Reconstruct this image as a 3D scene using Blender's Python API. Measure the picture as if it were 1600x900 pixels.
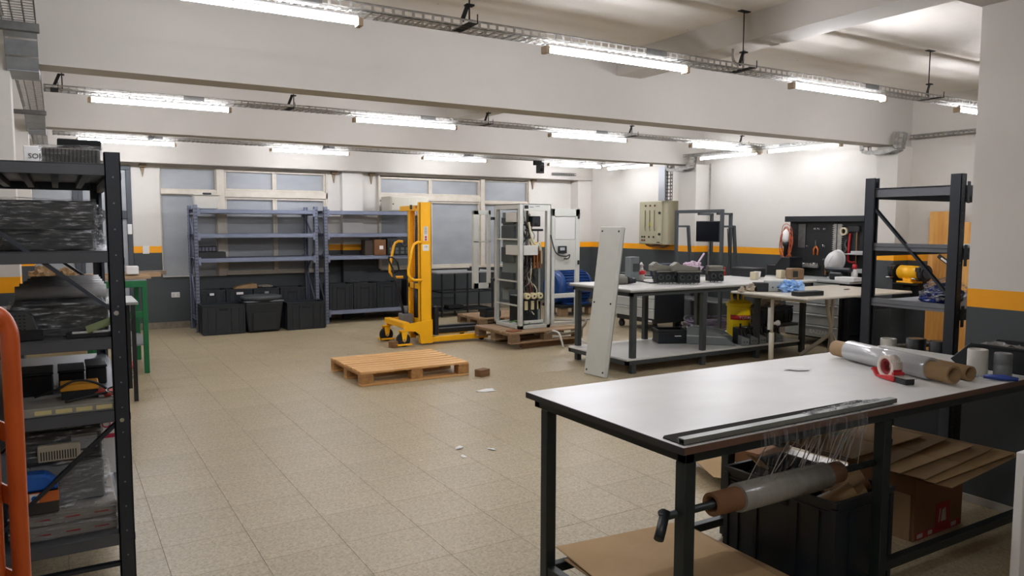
import bpy, bmesh, math, random
from mathutils import Vector, Matrix, Euler
random.seed(7)
PI = math.pi
for o in list(bpy.data.objects): bpy.data.objects.remove(o)
SC = bpy.context.scene
COL = SC.collection

# ---------------------------------------------------------------- camera
cam_d = bpy.data.cameras.new('camera'); cam = bpy.data.objects.new('camera', cam_d); COL.objects.link(cam)
FPX, YAW, PIT, ROL = 1179.5, .541468, .082971, .00281
cam_d.sensor_width = 36; cam_d.lens = FPX / 1600 * 36; cam_d.clip_start = .05
_f = Vector((math.sin(YAW)*math.cos(PIT), math.cos(YAW)*math.cos(PIT), -math.sin(PIT)))
_r = Vector((math.cos(YAW), -math.sin(YAW), 0)); _u = _r.cross(_f)
_r2 = math.cos(ROL)*_r + math.sin(ROL)*_u; _u2 = -math.sin(ROL)*_r + math.cos(ROL)*_u
cam.matrix_world = Matrix(((_r2.x, _u2.x, -_f.x, 0), (_r2.y, _u2.y, -_f.y, 0), (_r2.z, _u2.z, -_f.z, 1.6), (0, 0, 0, 1)))
SC.camera = cam

# ---------------------------------------------------------------- world, exposure
w = bpy.data.worlds.new('world'); SC.world = w; w.use_nodes = True
w.node_tree.nodes['Background'].inputs[0].default_value = (.02, .022, .028, 1)
w.node_tree.nodes['Background'].inputs[1].default_value = 1
TUBE_POWER = 108.0
SC.view_settings.view_transform = 'Standard'; SC.view_settings.look = 'None'
SC.view_settings.gamma = 1; SC.view_settings.use_curve_mapping = False
SC.view_settings.exposure = 0.45

# ---------------------------------------------------------------- materials
def lin(h):
    h = h.lstrip('#'); c = [int(h[i:i+2], 16)/255 for i in (0, 2, 4)]
    return tuple(x/12.92 if x <= .04045 else ((x+.055)/1.055)**2.4 for x in c) + (1,)
class NT:
    def __init__(s, name):
        s.m = bpy.data.materials.new(name); s.m.use_nodes = True; s.t = s.m.node_tree
        s.b = s.t.nodes['Principled BSDF']; s.out = s.t.nodes['Material Output']
        s.tc = s.t.nodes.new('ShaderNodeTexCoord')
    def n(s, kind, **kw):
        nd = s.t.nodes.new(kind)
        for k, v in kw.items():
            if k in nd.inputs.keys(): nd.inputs[k].default_value = v
            else: setattr(nd, k, v)
        return nd
    def l(s, a, b): s.t.links.new(a, b)
    def coord(s, scale=(1, 1, 1), kind='Object'):
        mp = s.n('ShaderNodeMapping'); mp.inputs['Scale'].default_value = scale
        s.l(s.tc.outputs[kind], mp.inputs[0]); return mp.outputs[0]
    def noise(s, scale, detail=3, st=(1, 1, 1), rough=.5):
        nd = s.n('ShaderNodeTexNoise'); nd.inputs['Scale'].default_value = scale; nd.inputs['Detail'].default_value = detail
        nd.inputs['Roughness'].default_value = rough
        s.l(s.coord(st), nd.inputs['Vector']); return nd.outputs['Fac']
    def ramp(s, fac, stops):
        r = s.n('ShaderNodeValToRGB'); e = r.color_ramp.elements
        while len(e) < len(stops): e.new(.5)
        for i, (p, c) in enumerate(stops):
            e[i].position = p; e[i].color = lin(c) if isinstance(c, str) else c
        s.l(fac, r.inputs[0]); return r.outputs[0]
    def bump(s, fac, strength=.3, dist=.01):
        b = s.n('ShaderNodeBump'); b.inputs['Strength'].default_value = strength; b.inputs['Distance'].default_value = dist
        s.l(fac, b.inputs['Height']); s.l(b.outputs[0], s.b.inputs['Normal'])
MATS = {}
def mat(name, col, rough=.5, metal=0, var=None, vs=8, st=(1, 1, 1), bump=0, bs=60, spec=None):
    """one colour, or a noise-driven mix of col and var"""
    if name in MATS: return MATS[name]
    q = NT(name); q.b.inputs['Roughness'].default_value = rough; q.b.inputs['Metallic'].default_value = metal
    if spec is not None: q.b.inputs['Specular IOR Level'].default_value = spec
    if var is None:
        q.b.inputs['Base Color'].default_value = lin(col)
    else:
        q.l(q.ramp(q.noise(vs, 5, st, .6), [(.3, col), (.7, var)]), q.b.inputs['Base Color'])
    if bump: q.bump(q.noise(bs, 3, st), bump, .004)
    MATS[name] = q.m; return q.m
def wood(name, a, b, c, axis=0, scale=1.0, rough=.65):
    if name in MATS: return MATS[name]
    q = NT(name); st = [9, 9, 9]; st[axis] = .7
    nz = q.noise(4*scale, 6, tuple(st), .65)
    q.l(q.ramp(nz, [(.25, a), (.5, b), (.78, c)]), q.b.inputs['Base Color'])
    q.b.inputs['Roughness'].default_value = rough; q.bump(nz, .25, .003)
    MATS[name] = q.m; return q.m
def wrap_mat(name='clear_film', amount=.5, tint='#e8ecee', st=(1.5, 1.5, 9)):
    if name in MATS: return MATS[name]
    q = NT(name); nz = q.noise(9, 8, st, .7)
    tr = q.n('ShaderNodeBsdfTransparent'); gl = q.n('ShaderNodeBsdfGlossy'); gl.inputs['Roughness'].default_value = .18
    df = q.n('ShaderNodeBsdfDiffuse'); df.inputs['Color'].default_value = lin(tint); gl.inputs['Color'].default_value = lin(tint)
    bp = q.n('ShaderNodeBump'); bp.inputs['Strength'].default_value = .9; bp.inputs['Distance'].default_value = .03
    q.l(nz, bp.inputs['Height']); q.l(bp.outputs[0], gl.inputs['Normal'])
    m1 = q.n('ShaderNodeMixShader'); m1.inputs[0].default_value = .55; q.l(df.outputs[0], m1.inputs[1]); q.l(gl.outputs[0], m1.inputs[2])
    rp = q.ramp(nz, [(.44, (amount*.06,)*3+(1,)), (.54, (amount*.45,)*3+(1,)), (.62, (min(1, amount*1.8),)*3+(1,))])
    m2 = q.n('ShaderNodeMixShader'); q.l(rp, m2.inputs[0]); q.l(tr.outputs[0], m2.inputs[1]); q.l(m1.outputs[0], m2.inputs[2])
    q.l(m2.outputs[0], q.out.inputs['Surface']); MATS[name] = q.m; return q.m
def emit(name, col, strength):
    q = NT(name); q.b.inputs['Base Color'].default_value = lin('#ffffff')
    q.b.inputs['Emission Color'].default_value = lin(col); q.b.inputs['Emission Strength'].default_value = strength
    MATS[name] = q.m; return q.m

WHITE = mat('wall_white_paint', '#dad6ce', .75, var='#d2cdc5', vs=1.2, bump=.15, bs=30)
CEILW = mat('ceiling_paint', '#d8d3ca', .8, var='#ccc4b8', vs=1.5, bump=.3, bs=12)
def ceiling_mat():
    q = NT('board_marked_ceiling'); q.b.inputs['Roughness'].default_value = .85
    base = q.ramp(q.noise(1.3, 5, (1, 1, 1), .6), [(.3, '#e2ddd5'), (.7, '#d6cec3')])
    # rusty nail specks left by the formwork, in short rows
    vo = q.n('ShaderNodeTexVoronoi'); vo.inputs['Scale'].default_value = 5; q.l(q.coord((1, 1.6, 1)), vo.inputs['Vector'])
    sp = q.ramp(vo.outputs['Distance'], [(.035, (1, 1, 1, 1)), (.05, (0, 0, 0, 1))])
    gate = q.ramp(q.noise(.9, 2), [(.5, (0, 0, 0, 1)), (.56, (1, 1, 1, 1))])
    mu = q.n('ShaderNodeMath', operation='MULTIPLY'); q.l(sp, mu.inputs[0]); q.l(gate, mu.inputs[1])
    mx = q.n('ShaderNodeMix', data_type='RGBA'); q.l(mu.outputs[0], mx.inputs[0]); q.l(base, mx.inputs[6]); mx.inputs[7].default_value = lin('#7d6a58')
    q.l(mx.outputs[2], q.b.inputs['Base Color'])
    wv = q.n('ShaderNodeTexWave', bands_direction='Y'); wv.inputs['Scale'].default_value = 2.2; wv.inputs['Distortion'].default_value = .6; wv.inputs['Detail'].default_value = 3
    q.l(q.coord((.15, 1, 1)), wv.inputs['Vector']); q.bump(wv.outputs['Fac'], .12, .006); return q.m
CEILB = ceiling_mat()
BEAMW = mat('beam_paint', '#c3beb6', .8, var='#bcb7af', vs=1.1, bump=.1, bs=25)
GREYW = mat('dark_grey_wall_paint', '#464b4c', .6, var='#3f4446', vs=2, bump=.1, bs=25)
ORANGEW = mat('orange_wall_stripe', '#ffae06', .55, var='#f8a505', vs=3)
STEEL = mat('galvanized_steel', '#b4b2ac', .45, .55, var='#8c8a84', vs=20)
STEELD = mat('galvanized_steel_dark', '#6f6f6c', .5, .7, var='#5c5b58', vs=14)
RACKB = mat('blue_grey_rack_paint', '#7a8091', .45, .1, var='#70778a', vs=5)
RACKD = mat('anthracite_rack_paint', '#2c3139', .45, .1, var='#262b32', vs=4)
RACKS = mat('grey_shelf_paint', '#74777c', .4, .1, var='#6b6e73', vs=4)
BLACK = mat('black_plastic', '#15181b', .45)
BLACKM = mat('black_matt', '#101214', .7)
CRATE = mat('black_crate_plastic', '#1c2227', .42, var='#181d22', vs=4)
BENCHF = mat('dark_green_black_steel', '#1d2524', .45, .1)
TOPW = mat('bench_top_laminate', '#dddbd6', .34, var='#d0cec9', vs=2.2, st=(1, 1.6, 1))
CREAM = mat('cream_window_frame', '#d2cabc', .5, var='#c3b9a8', vs=6)
CABG = mat('light_grey_cabinet_paint', '#cbccc4', .45, var='#c2c3bb', vs=3)
CARD = mat('cardboard', '#9a7d58', .8, var='#8d704c', vs=3)
CARDL = mat('pale_cardboard', '#b3946a', .8, var='#a58559', vs=3)
CARDD = mat('brown_cardboard', '#7a5433', .8, var='#6c482b', vs=3)
YEL = mat('yellow_stacker_paint', '#ffbc08', .42, var='#f8b206', vs=4)
YELT = mat('yellow_tank_paint', '#ffdc0a', .35)
RED = mat('red_plastic', '#c5232a', .4)
BLUE = mat('blue_motor_paint', '#1f4a8c', .4, var='#1b427e', vs=5)
GREEN = mat('green_bench_paint', '#0c6a38', .5, var='#0a5e31', vs=5)
ORNG = mat('orange_hand_truck_paint', '#b9501c', .33, var='#a84616', vs=9, bump=.05, bs=40)
RUB = mat('black_rubber', '#161616', .8)
CHROME = mat('bright_metal', '#c9c9c7', .22, 1)
PAPER = mat('white_paper', '#e4e2df', .7)
PWOOD = wood('new_pallet_wood', '#a8763c', '#d3a062', '#e9c08a', 0, .5)
PWOODY = wood('new_pallet_wood_cross', '#8a5f33', '#ab7c47', '#c79a62', 1, .5)
OWOOD = wood('old_pallet_wood', '#6b543b', '#97795a', '#bb9d79', 0, .5)
OWOODY = wood('old_pallet_wood_cross', '#5f4a34', '#7c6347', '#977b58', 1)
PLY = wood('plywood', '#9a6222', '#cf9344', '#e3b36c', 2, .28)
BLOCKW = wood('dark_wood_block', '#5d3f26', '#7b5735', '#936b43', 0)
BROWN = mat('brown_edge_band', '#5e4334', .5)
FILM = wrap_mat()
FILMD = wrap_mat('cloudy_film', .85, '#d9dcdf', (6, 1.2, 6))

# ---------------------------------------------------------------- mesh builder
class MB:
    def __init__(s): s.bm = bmesh.new()
    def _x(s, vs, M):
        if M is not None: bmesh.ops.transform(s.bm, matrix=M, verts=vs)
    def box(s, x0, x1, y0, y1, z0, z1, M=None, mi=0):
        v = [s.bm.verts.new(p) for p in ((x0,y0,z0),(x1,y0,z0),(x1,y1,z0),(x0,y1,z0),(x0,y0,z1),(x1,y0,z1),(x1,y1,z1),(x0,y1,z1))]
        for f in ((3,2,1,0),(4,5,6,7),(0,1,5,4),(1,2,6,5),(2,3,7,6),(3,0,4,7)):
            s.bm.faces.new([v[i] for i in f]).material_index = mi
        s._x(v, M); return s
    def frus(s, c, a, b, h, z0=0, M=None):
        """box whose bottom is a=(w,d) and top is b=(w,d), centred at c"""
        v = []
        for (w_, d_), z in ((a, z0), (b, z0+h)):
            for sx, sy in ((-1,-1),(1,-1),(1,1),(-1,1)): v.append(s.bm.verts.new((c[0]+sx*w_/2, c[1]+sy*d_/2, z)))
        for f in ((3,2,1,0),(4,5,6,7),(0,1,5,4),(1,2,6,5),(2,3,7,6),(3,0,4,7)): s.bm.faces.new([v[i] for i in f])
        s._x(v, M); return s
    def cyl(s, p, q, r, n=12, r2=None, cap=True, mi=0, M=None):
        p, q = Vector(p), Vector(q); d = (q-p).normalized()
        a = d.orthogonal().normalized(); b = d.cross(a); r2 = r if r2 is None else r2
        R1 = [s.bm.verts.new(p+r*(math.cos(t)*a+math.sin(t)*b)) for t in [2*PI*i/n for i in range(n)]]
        R2 = [s.bm.verts.new(q+r2*(math.cos(t)*a+math.sin(t)*b)) for t in [2*PI*i/n for i in range(n)]]
        for i in range(n):
            f = s.bm.faces.new((R1[i], R1[(i+1)%n], R2[(i+1)%n], R2[i])); f.smooth = True; f.material_index = mi
        if cap:
            s.bm.faces.new(R1[::-1]).material_index = mi; s.bm.faces.new(R2).material_index = mi
        s._x(R1+R2, M); return s
    def pipe(s, p, q, ro, ri, n=16, M=None):
        p, q = Vector(p), Vector(q); d = (q-p).normalized(); a = d.orthogonal().normalized(); b = d.cross(a)
        rings = []
        for c, r in ((p, ri), (p, ro), (q, ro), (q, ri)):
            rings.append([s.bm.verts.new(c+r*(math.cos(2*PI*i/n)*a+math.sin(2*PI*i/n)*b)) for i in range(n)])
        for k in range(4):
            A, B = rings[k], rings[(k+1)%4]
            for i in range(n):
                f = s.bm.faces.new((A[i], A[(i+1)%n], B[(i+1)%n], B[i])); f.smooth = k in (1, 3)
        s._x(sum(rings, []), M); return s
    def tube(s, pts, r, n=8, closed=False, M=None, rr=None):
        pts = [Vector(p) for p in pts]; N = len(pts); rings = []; pa = None
        for i, p in enumerate(pts):
            if closed: d = pts[(i+1)%N]-pts[i-1]
            else: d = pts[min(i+1, N-1)]-pts[max(i-1, 0)]
            if d.length < 1e-9: d = Vector((0, 0, 1))
            d.normalize()
            a = d.orthogonal().normalized() if pa is None else (pa-d*pa.dot(d))
            if a.length < 1e-6: a = d.orthogonal()
            a.normalize(); pa = a; b = d.cross(a); R_ = rr[i] if rr else r
            rings.append([s.bm.verts.new(p+R_*(math.cos(2*PI*k/n)*a+math.sin(2*PI*k/n)*b)) for k in range(n)])
        for i in range(N if closed else N-1):
            A, B = rings[i], rings[(i+1)%N]
            for k in range(n): s.bm.faces.new((A[k], A[(k+1)%n], B[(k+1)%n], B[k])).smooth = True
        if not closed: s.bm.faces.new(rings[0][::-1]); s.bm.faces.new(rings[-1])
        s._x(sum(rings, []), M); return s
    def lathe(s, prof, n=24, c=(0, 0, 0), M=None, sy=1.0):
        rings = [[s.bm.verts.new((c[0]+r*math.cos(2*PI*i/n), c[1]+sy*r*math.sin(2*PI*i/n), c[2]+z)) for i in range(n)] for r, z in prof]
        for k in range(len(rings)-1):
            for i in range(n): s.bm.faces.new((rings[k][i], rings[k][(i+1)%n], rings[k+1][(i+1)%n], rings[k+1][i])).smooth = True
        if prof[0][0] > 1e-6: s.bm.faces.new(rings[0][::-1])
        if prof[-1][0] > 1e-6: s.bm.faces.new(rings[-1])
        s._x(sum(rings, []), M); return s
    def prism(s, poly, a, b, axis='z', M=None):
        def P(u, v, t): return {'z': (u, v, t), 'y': (u, t, v), 'x': (t, u, v)}[axis]
        A = [s.bm.verts.new(P(u, v, a)) for u, v in poly]; B = [s.bm.verts.new(P(u, v, b)) for u, v in poly]; n = len(poly)
        for i in range(n): s.bm.faces.new((A[i], A[(i+1)%n], B[(i+1)%n], B[i]))
        s.bm.faces.new(A[::-1]); s.bm.faces.new(B); s._x(A+B, M); return s
    def bar(s, p, q, w_, t_, up=(0, 0, 1)):
        """rectangular bar from p to q; w_ along up-ish, t_ across"""
        p, q = Vector(p), Vector(q); d = (q-p); L = d.length; d.normalize(); up = Vector(up)
        x = d.cross(up)
        if x.length < 1e-5: x = d.orthogonal()
        x.normalize(); z = x.cross(d).normalized()
        M = Matrix((( x.x, d.x, z.x, p.x), (x.y, d.y, z.y, p.y), (x.z, d.z, z.z, p.z), (0, 0, 0, 1)))
        return s.box(-t_/2, t_/2, 0, L, -w_/2, w_/2, M)
    def blob(s, c, r, seed=0, n=3, amp=.25, sc=(1, 1, 1), freq=3.0):
        from mathutils import noise as mn
        res = bmesh.ops.create_icosphere(s.bm, subdivisions=n, radius=1)
        for v in res['verts']:
            k = 1+amp*mn.noise(v.co*freq+Vector((seed*7.3, seed*3.1, 0)))*2
            v.co = Vector((c[0]+v.co.x*r*sc[0]*k, c[1]+v.co.y*r*sc[1]*k, c[2]+v.co.z*r*sc[2]*k))
        return s
def T(x=0, y=0, z=0, rz=0, rx=0, ry=0):
    return Matrix.Translation((x, y, z)) @ Euler((rx, ry, rz)).to_matrix().to_4x4()
def obj(name, mb, mats, parent=None, bevel=0, label=None, seg=1):
    bmesh.ops.recalc_face_normals(mb.bm, faces=mb.bm.faces)
    me = bpy.data.meshes.new(name); mb.bm.to_mesh(me); mb.bm.free()
    for m in (mats if isinstance(mats, (list, tuple)) else [mats]): me.materials.append(m)
    o = bpy.data.objects.new(name, me); COL.objects.link(o)
    if parent is not None: o.parent = parent
    if bevel:
        b = o.modifiers.new('bevel', 'BEVEL'); b.width = bevel; b.segments = seg; b.limit_method = 'ANGLE'; b.angle_limit = .7
    if label: o['label'] = label
    return o
def thing(name, label, cat, loc=(0, 0, 0), rz=0, group=None, rx=0, ry=0):
    o = bpy.data.objects.new(name, None); COL.objects.link(o); o.empty_display_size = .1
    o.location = loc; o.rotation_euler = (rx, ry, rz); o['label'] = label; o['category'] = cat
    if group: o['group'] = group
    return o
def tag(o, label, cat, group=None, loc=None, rz=None, rot=None):
    o['label'] = label; o['category'] = cat
    if group: o['group'] = group
    if loc is not None: o.location = loc
    if rz is not None: o.rotation_euler = (0, 0, rz)
    if rot is not None: o.rotation_euler = rot
    return o
def struct(name, mb, m, parent=None, bevel=0):
    o = obj(name, mb, m, parent, bevel)
    if parent is None: o['kind'] = 'structure'
    return o
def sroot(name):
    o = bpy.data.objects.new(name, None); COL.objects.link(o); o.empty_display_size = .1; o['kind'] = 'structure'; return o
def kids(o): return [c for c in bpy.data.objects if c.parent == o]
def dup(root, loc, rz=None, label=None, group=None):
    def rec(o, par):
        c = o.copy(); COL.objects.link(c)
        if par is not None: c.parent = par
        for ch in KID.get(o.name, []): rec(ch, c)
        return c
    KID = {}
    for c in bpy.data.objects:
        if c.parent: KID.setdefault(c.parent.name, []).append(c)
    r = rec(root, None); r.location = loc
    if rz is not None: r.rotation_euler = (root.rotation_euler[0], root.rotation_euler[1], rz)
    if label: r['label'] = label
    if group: r['group'] = group
    return r
def text(name, s, size, M, m, parent=None, ext=.0006, align='CENTER'):
    cu = bpy.data.curves.new(name, 'FONT'); cu.body = s; cu.size = size; cu.extrude = ext; cu.align_x = align; cu.align_y = 'CENTER'; cu.resolution_u = 2
    t = bpy.data.objects.new(name, cu); COL.objects.link(t)
    dg = bpy.context.evaluated_depsgraph_get(); me = bpy.data.meshes.new_from_object(t.evaluated_get(dg))
    bpy.data.objects.remove(t)
    me.materials.clear(); me.materials.append(m)
    o = bpy.data.objects.new(name, me); COL.objects.link(o); me.transform(M)
    if parent is not None: o.parent = parent
    return o
# text plane orientations: reading from -Y side, from -X side, from +X side, from above
def TY(x, y, z): return Matrix.Translation((x, y, z)) @ Euler((PI/2, 0, 0)).to_matrix().to_4x4()
def TX(x, y, z): return Matrix.Translation((x, y, z)) @ Euler((PI/2, 0, -PI/2)).to_matrix().to_4x4()
def arc(c, r, a0, a1, n, plane='xz'):
    out = []
    for i in range(n+1):
        a = a0+(a1-a0)*i/n; u, v = r*math.cos(a), r*math.sin(a)
        out.append((c[0]+u, c[1], c[2]+v) if plane == 'xz' else ((c[0]+u, c[1]+v, c[2]) if plane == 'xy' else (c[0], c[1]+u, c[2]+v)))
    return out

# ================================================================ SETTING
XW, YW, XL, YB, ZC = 9.3, 12.62, -.5, -2.6, 3.2
ZS0, ZS1 = 1.168, 1.268
# terrazzo tiles
def terrazzo():
    q = NT('terrazzo_tile')
    oi = q.n('ShaderNodeObjectInfo')
    big = q.noise(.55, 4); base = q.ramp(big, [(.3, '#9d8d6d'), (.5, '#ae9e7d'), (.72, '#bbad8e')])
    vo = q.n('ShaderNodeTexVoronoi'); vo.inputs['Scale'].default_value = 95; q.l(q.tc.outputs['Object'], vo.inputs['Vector'])
    chip = q.ramp(vo.outputs['Color'], [(.18, '#574a36'), (.36, '#a39373'), (.62, '#b3a585'), (.85, '#cfc4ab')])
    nz = q.noise(55, 5, (1, 1, 1), .75); mott = q.ramp(nz, [(.34, '#625440'), (.5, '#a49577'), (.7, '#c0b297')])
    m1 = q.n('ShaderNodeMix', data_type='RGBA'); m1.inputs[0].default_value = .34; q.l(base, m1.inputs[6]); q.l(chip, m1.inputs[7])
    m2 = q.n('ShaderNodeMix', data_type='RGBA'); m2.inputs[0].default_value = .3; q.l(m1.outputs[2], m2.inputs[6]); q.l(mott, m2.inputs[7])
    # stains
    st = q.noise(1.3, 6, (1, 1, 1), .7); stc = q.ramp(st, [(.56, (1, 1, 1, 1)), (.74, (.72, .67, .6, 1))])
    m3 = q.n('ShaderNodeMix', data_type='RGBA', blend_type='MULTIPLY'); m3.inputs[0].default_value = .8; q.l(m2.outputs[2], m3.inputs[6]); q.l(stc, m3.inputs[7])
    hv = q.n('ShaderNodeHueSaturation'); mr = q.n('ShaderNodeMapRange'); mr.inputs['To Min'].default_value = .965; mr.inputs['To Max'].default_value = 1.03
    q.l(oi.outputs['Random'], mr.inputs['Value']); q.l(mr.outputs[0], hv.inputs['Value']); q.l(m3.outputs[2], hv.inputs['Color'])
    q.l(hv.outputs[0], q.b.inputs['Base Color'])
    rg = q.n('ShaderNodeMapRange'); rg.inputs['To Min'].default_value = .3; rg.inputs['To Max'].default_value = .55
    q.l(q.noise(2.2, 5), rg.inputs['Value']); q.l(rg.outputs[0], q.b.inputs['Roughness'])
    q.bump(nz, .08, .002)
    return q.m
TERR = terrazzo()
JOINT = mat('tile_joint', '#5f523f', .9)
floor = struct('floor', MB().box(XL-.2, 12, YB, YW+.2, -.1, -.003), JOINT)
tm = MB()
def tile_geo(mb, x, y, s=.4, g=.0007, h=.0):
    b = .0007
    lo = [mb.bm.verts.new((x+a, y+c, -.02)) for a, c in ((g, g), (s-g, g), (s-g, s-g), (g, s-g))]
    mi = [mb.bm.verts.new((x+a, y+c, -b)) for a, c in ((g, g), (s-g, g), (s-g, s-g), (g, s-g))]
    hi = [mb.bm.verts.new((x+a, y+c, 0)) for a, c in ((g+b, g+b), (s-g-b, g+b), (s-g-b, s-g-b), (g+b, s-g-b))]
    for A, B in ((lo, mi), (mi, hi)):
        for i in range(4): mb.bm.faces.new((A[i], A[(i+1) % 4], B[(i+1) % 4], B[i]))
    mb.bm.faces.new(hi)
tile_geo(tm, 0, 0); tile0 = obj('tile', tm, TERR, floor)
TILE_ME = tile0.data
cells = []
for i in range(-4, 28):
    for j in range(-9, 33):
        x, y = .785+.4*(i-3), 4.0+.4*(j-10)
        cx, cy = x+.2, y+.2
        if x < XL-.3 or x > 9.3 or y > YW or y < YB: continue
        # camera-space test: in front and inside the frame horizontally
        v = cam.matrix_world.inverted() @ Vector((cx, cy, 0))
        if v.z > -.5: vis = False
        else:
            px = 800+FPX*v.x/-v.z; py = 450-FPX*v.y/-v.z; vis = -60 < px < 1660 and py < 1000
        cells.append((-v.z if vis else 99+abs(cx)+abs(cy), x, y))
cells.sort()
first = True
rest = MB()
for k, (d, x, y) in enumerate(cells):
    if k < 300:
        if first: o = tile0; first = False
        else: o = tile0.copy(); COL.objects.link(o)
        o.location = (x, y, 0)
    else: tile_geo(rest, x, y)
o = obj('tile_field', rest, TERR, floor); o['kind'] = 'stuff'

# walls with stripe
def wall_x(name, x, y0, y1, t, m=WHITE, z1=ZC, facing=-1, stripe=True):
    """wall in a plane of constant x, its visible face at x"""
    a, b = (x, x+t) if facing < 0 else (x-t, x)
    r = struct(name, MB().box(a, b, y0, y1, ZS1 if stripe else 0, z1), m)
    if stripe:
        obj('painted_stripe', MB().box(a, b, y0, y1, ZS0, ZS1), ORANGEW, r); obj('painted_dado', MB().box(a, b, y0, y1, 0, ZS0), GREYW, r)
    return r
def box_col(name, x0, x1, y0, y1, z1=ZC, zs0=ZS0, zs1=ZS1, stripe=True):
    r = struct(name, MB().box(x0, x1, y0, y1, zs1 if stripe else 0, z1), WHITE)
    if stripe:
        obj('painted_stripe', MB().box(x0, x1, y0, y1, zs0, zs1), ORANGEW, r); obj('painted_dado', MB().box(x0, x1, y0, y1, 0, zs0), GREYW, r)
    return r
wall_x('wall_right', XW, 1.2, YW+.2, .2)
wall_x('wall_left', XL, YB, YW+.2, .2, facing=1)
struct('wall_back', MB().box(XL-.2, 12, YB-.2, YB, 0, ZC), WHITE)
struct('wall_front', MB().box(4.62, 12, 1.2, 1.4, 0, ZC), WHITE)       # closes the bay behind the column
struct('ceiling', MB().box(XL-.2, 12, YB-.2, YW+.2, ZC, ZC+.15), CEILB)
# window wall: built in pieces round the openings
W1 = (1.36, 3.93); W2 = (4.83, 7.95)
DOOR = (-.35, .97)
zt, zb1, zb2 = 2.46, .79, .83
def ww(x0, x1, z0, z1, m, par=None, nm='wall_panel'): return obj(nm, MB().box(x0, x1, YW, YW+.2, z0, z1), m, par)
wf = struct('wall_window', MB().box(XL, XW, YW, YW+.2, zt, ZC), WHITE)
for a, b in ((XL, DOOR[0]), (DOOR[1], W1[0]), (W1[1], W2[0]), (W2[1], XW)):
    ww(a, b, ZS1, zt, WHITE, wf); ww(a, b, ZS0, ZS1, ORANGEW, wf, 'painted_stripe'); ww(a, b, 0, ZS0, GREYW, wf, 'painted_dado')
ww(W1[0], 2.22, 0, zb1, GREYW, wf, 'painted_dado'); ww(2.22, W1[1], 0, zb2, GREYW, wf, 'painted_dado'); ww(W2[0], W2[1], 0, zb2, GREYW, wf, 'painted_dado')
# pilaster between the windows
box_col('column_between_windows', 4.16, 4.52, YW-.13, YW, 2.5)
box_col('column_corner', 8.98, XW, YW-.25, YW, 2.5)
# lintel beam along window wall
struct('beam_over_windows', MB().box(XL, XW, YW-.3, YW, 2.5, ZC), BEAMW)
# beams
struct('beam_middle', MB().box(XL, XW, 5.68, 5.92, 2.6, ZC), BEAMW)
struct('beam_far', MB().box(XL, XW, 9.25, 9.5, 2.6, ZC), BEAMW)
struct('beam_near', MB().box(XL, 9.3, 1.75, 2.38, 2.83, ZC), BEAMW)
# haunches / cross beams along y
struct('beam_cross', MB().box(4.55, 4.85, 2.38, 5.68, 3.0, ZC), BEAMW)
struct('beam_cross_far', MB().box(4.55, 4.85, 5.92, 9.25, 3.0, ZC), BEAMW)
# columns on the right wall and left wall
box_col('column_right_middle', 9.0, XW, 5.66, 5.94, 2.6)
box_col('column_right_far', 9.0, XW, 9.13, 9.53, 2.6)
box_col('column_left_middle', XL, -.21, 5.66, 5.94, ZC)
box_col('column_left_far', XL, -.21, 9.2, 9.53, ZC)
box_col('column_near', 4.5, 5.1, 1.66, 2.37, 2.83, 1.14, 1.245)
struct('baseboard_column', MB().box(4.488, 4.5, 1.66, 2.37, 0, .045), mat('pale_skirting', '#a39c92', .7), bevel=.002)
SKT = mat('terrazzo_skirting', '#8d8171', .6, var='#6f6455', vs=14)
for n_, a, b in (('baseboard_window_left', XL, W1[0]), ('baseboard_window', W1[0], XW)):
    struct(n_, MB().box(a, b, YW-.015, YW, 0, .1), SKT)
struct('baseboard_right', MB().box(XW-.015, XW, 1.4, YW, 0, .1), SKT)

# windows: frosted dark panes in cream steel frames
def pane_mat():
    q = NT('frosted_window_pane'); q.b.inputs['Roughness'].default_value = .38; q.b.inputs['Specular IOR Level'].default_value = .45
    q.l(q.ramp(q.noise(1.6, 3, (1, 1, 2.2)), [(.3, '#93979a'), (.7, '#a3a6a8')]), q.b.inputs['Base Color']); q.bump(q.noise(220, 2), .12, .002)
    return q.m
PANE = pane_mat()
def window(name, cols, rowz, y=YW+.02, fw=.035, fm=CREAM, pm=PANE, d=.05):
    """cols: list of (x0,x1, z0, z1, framed) cells, each with a pane and its own frame bars"""
    r = sroot(name)
    for x0, x1, z0, z1, f in cols:
        if f:
            fr = obj('window_frame', MB().box(x0, x1, y-d, y+.02, z1-f, z1).box(x0, x1, y-d, y+.02, z0, z0+f).box(x0, x0+f, y-d, y+.02, z0+f, z1-f).box(x1-f, x1, y-d, y+.02, z0+f, z1-f), fm, r, .004)
        obj('window_pane', MB().box(x0+f, x1-f, y, y+.012, z0+f, z1-f), pm, r)
    return r
w1 = window('window_1', [(1.36, 2.16, 2.13, 2.46, .012), (1.36, 2.16, .79, 2.06, .012),
    (2.28, 3.06, 2.13, 2.46, .035), (3.06, 3.9, 2.13, 2.46, .035), (2.28, 3.06, .83, 2.03, .035), (3.06, 3.9, .83, 2.03, .035)], None)
obj('mullion', MB().box(2.16, 2.28, YW-.07, YW+.03, .79, 2.46), CREAM, w1, .006)
obj('transom', MB().box(1.36, 2.16, YW-.06, YW+.03, 2.06, 2.13).box(2.28, 3.93, YW-.06, YW+.03, 2.03, 2.13).box(3.9, 3.93, YW-.06, YW+.03, .83, 2.46), CREAM, w1, .004)
obj('sill', MB().box(2.28, 3.93, YW-.08, YW+.03, .8, .835), CREAM, w1, .004)
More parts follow.
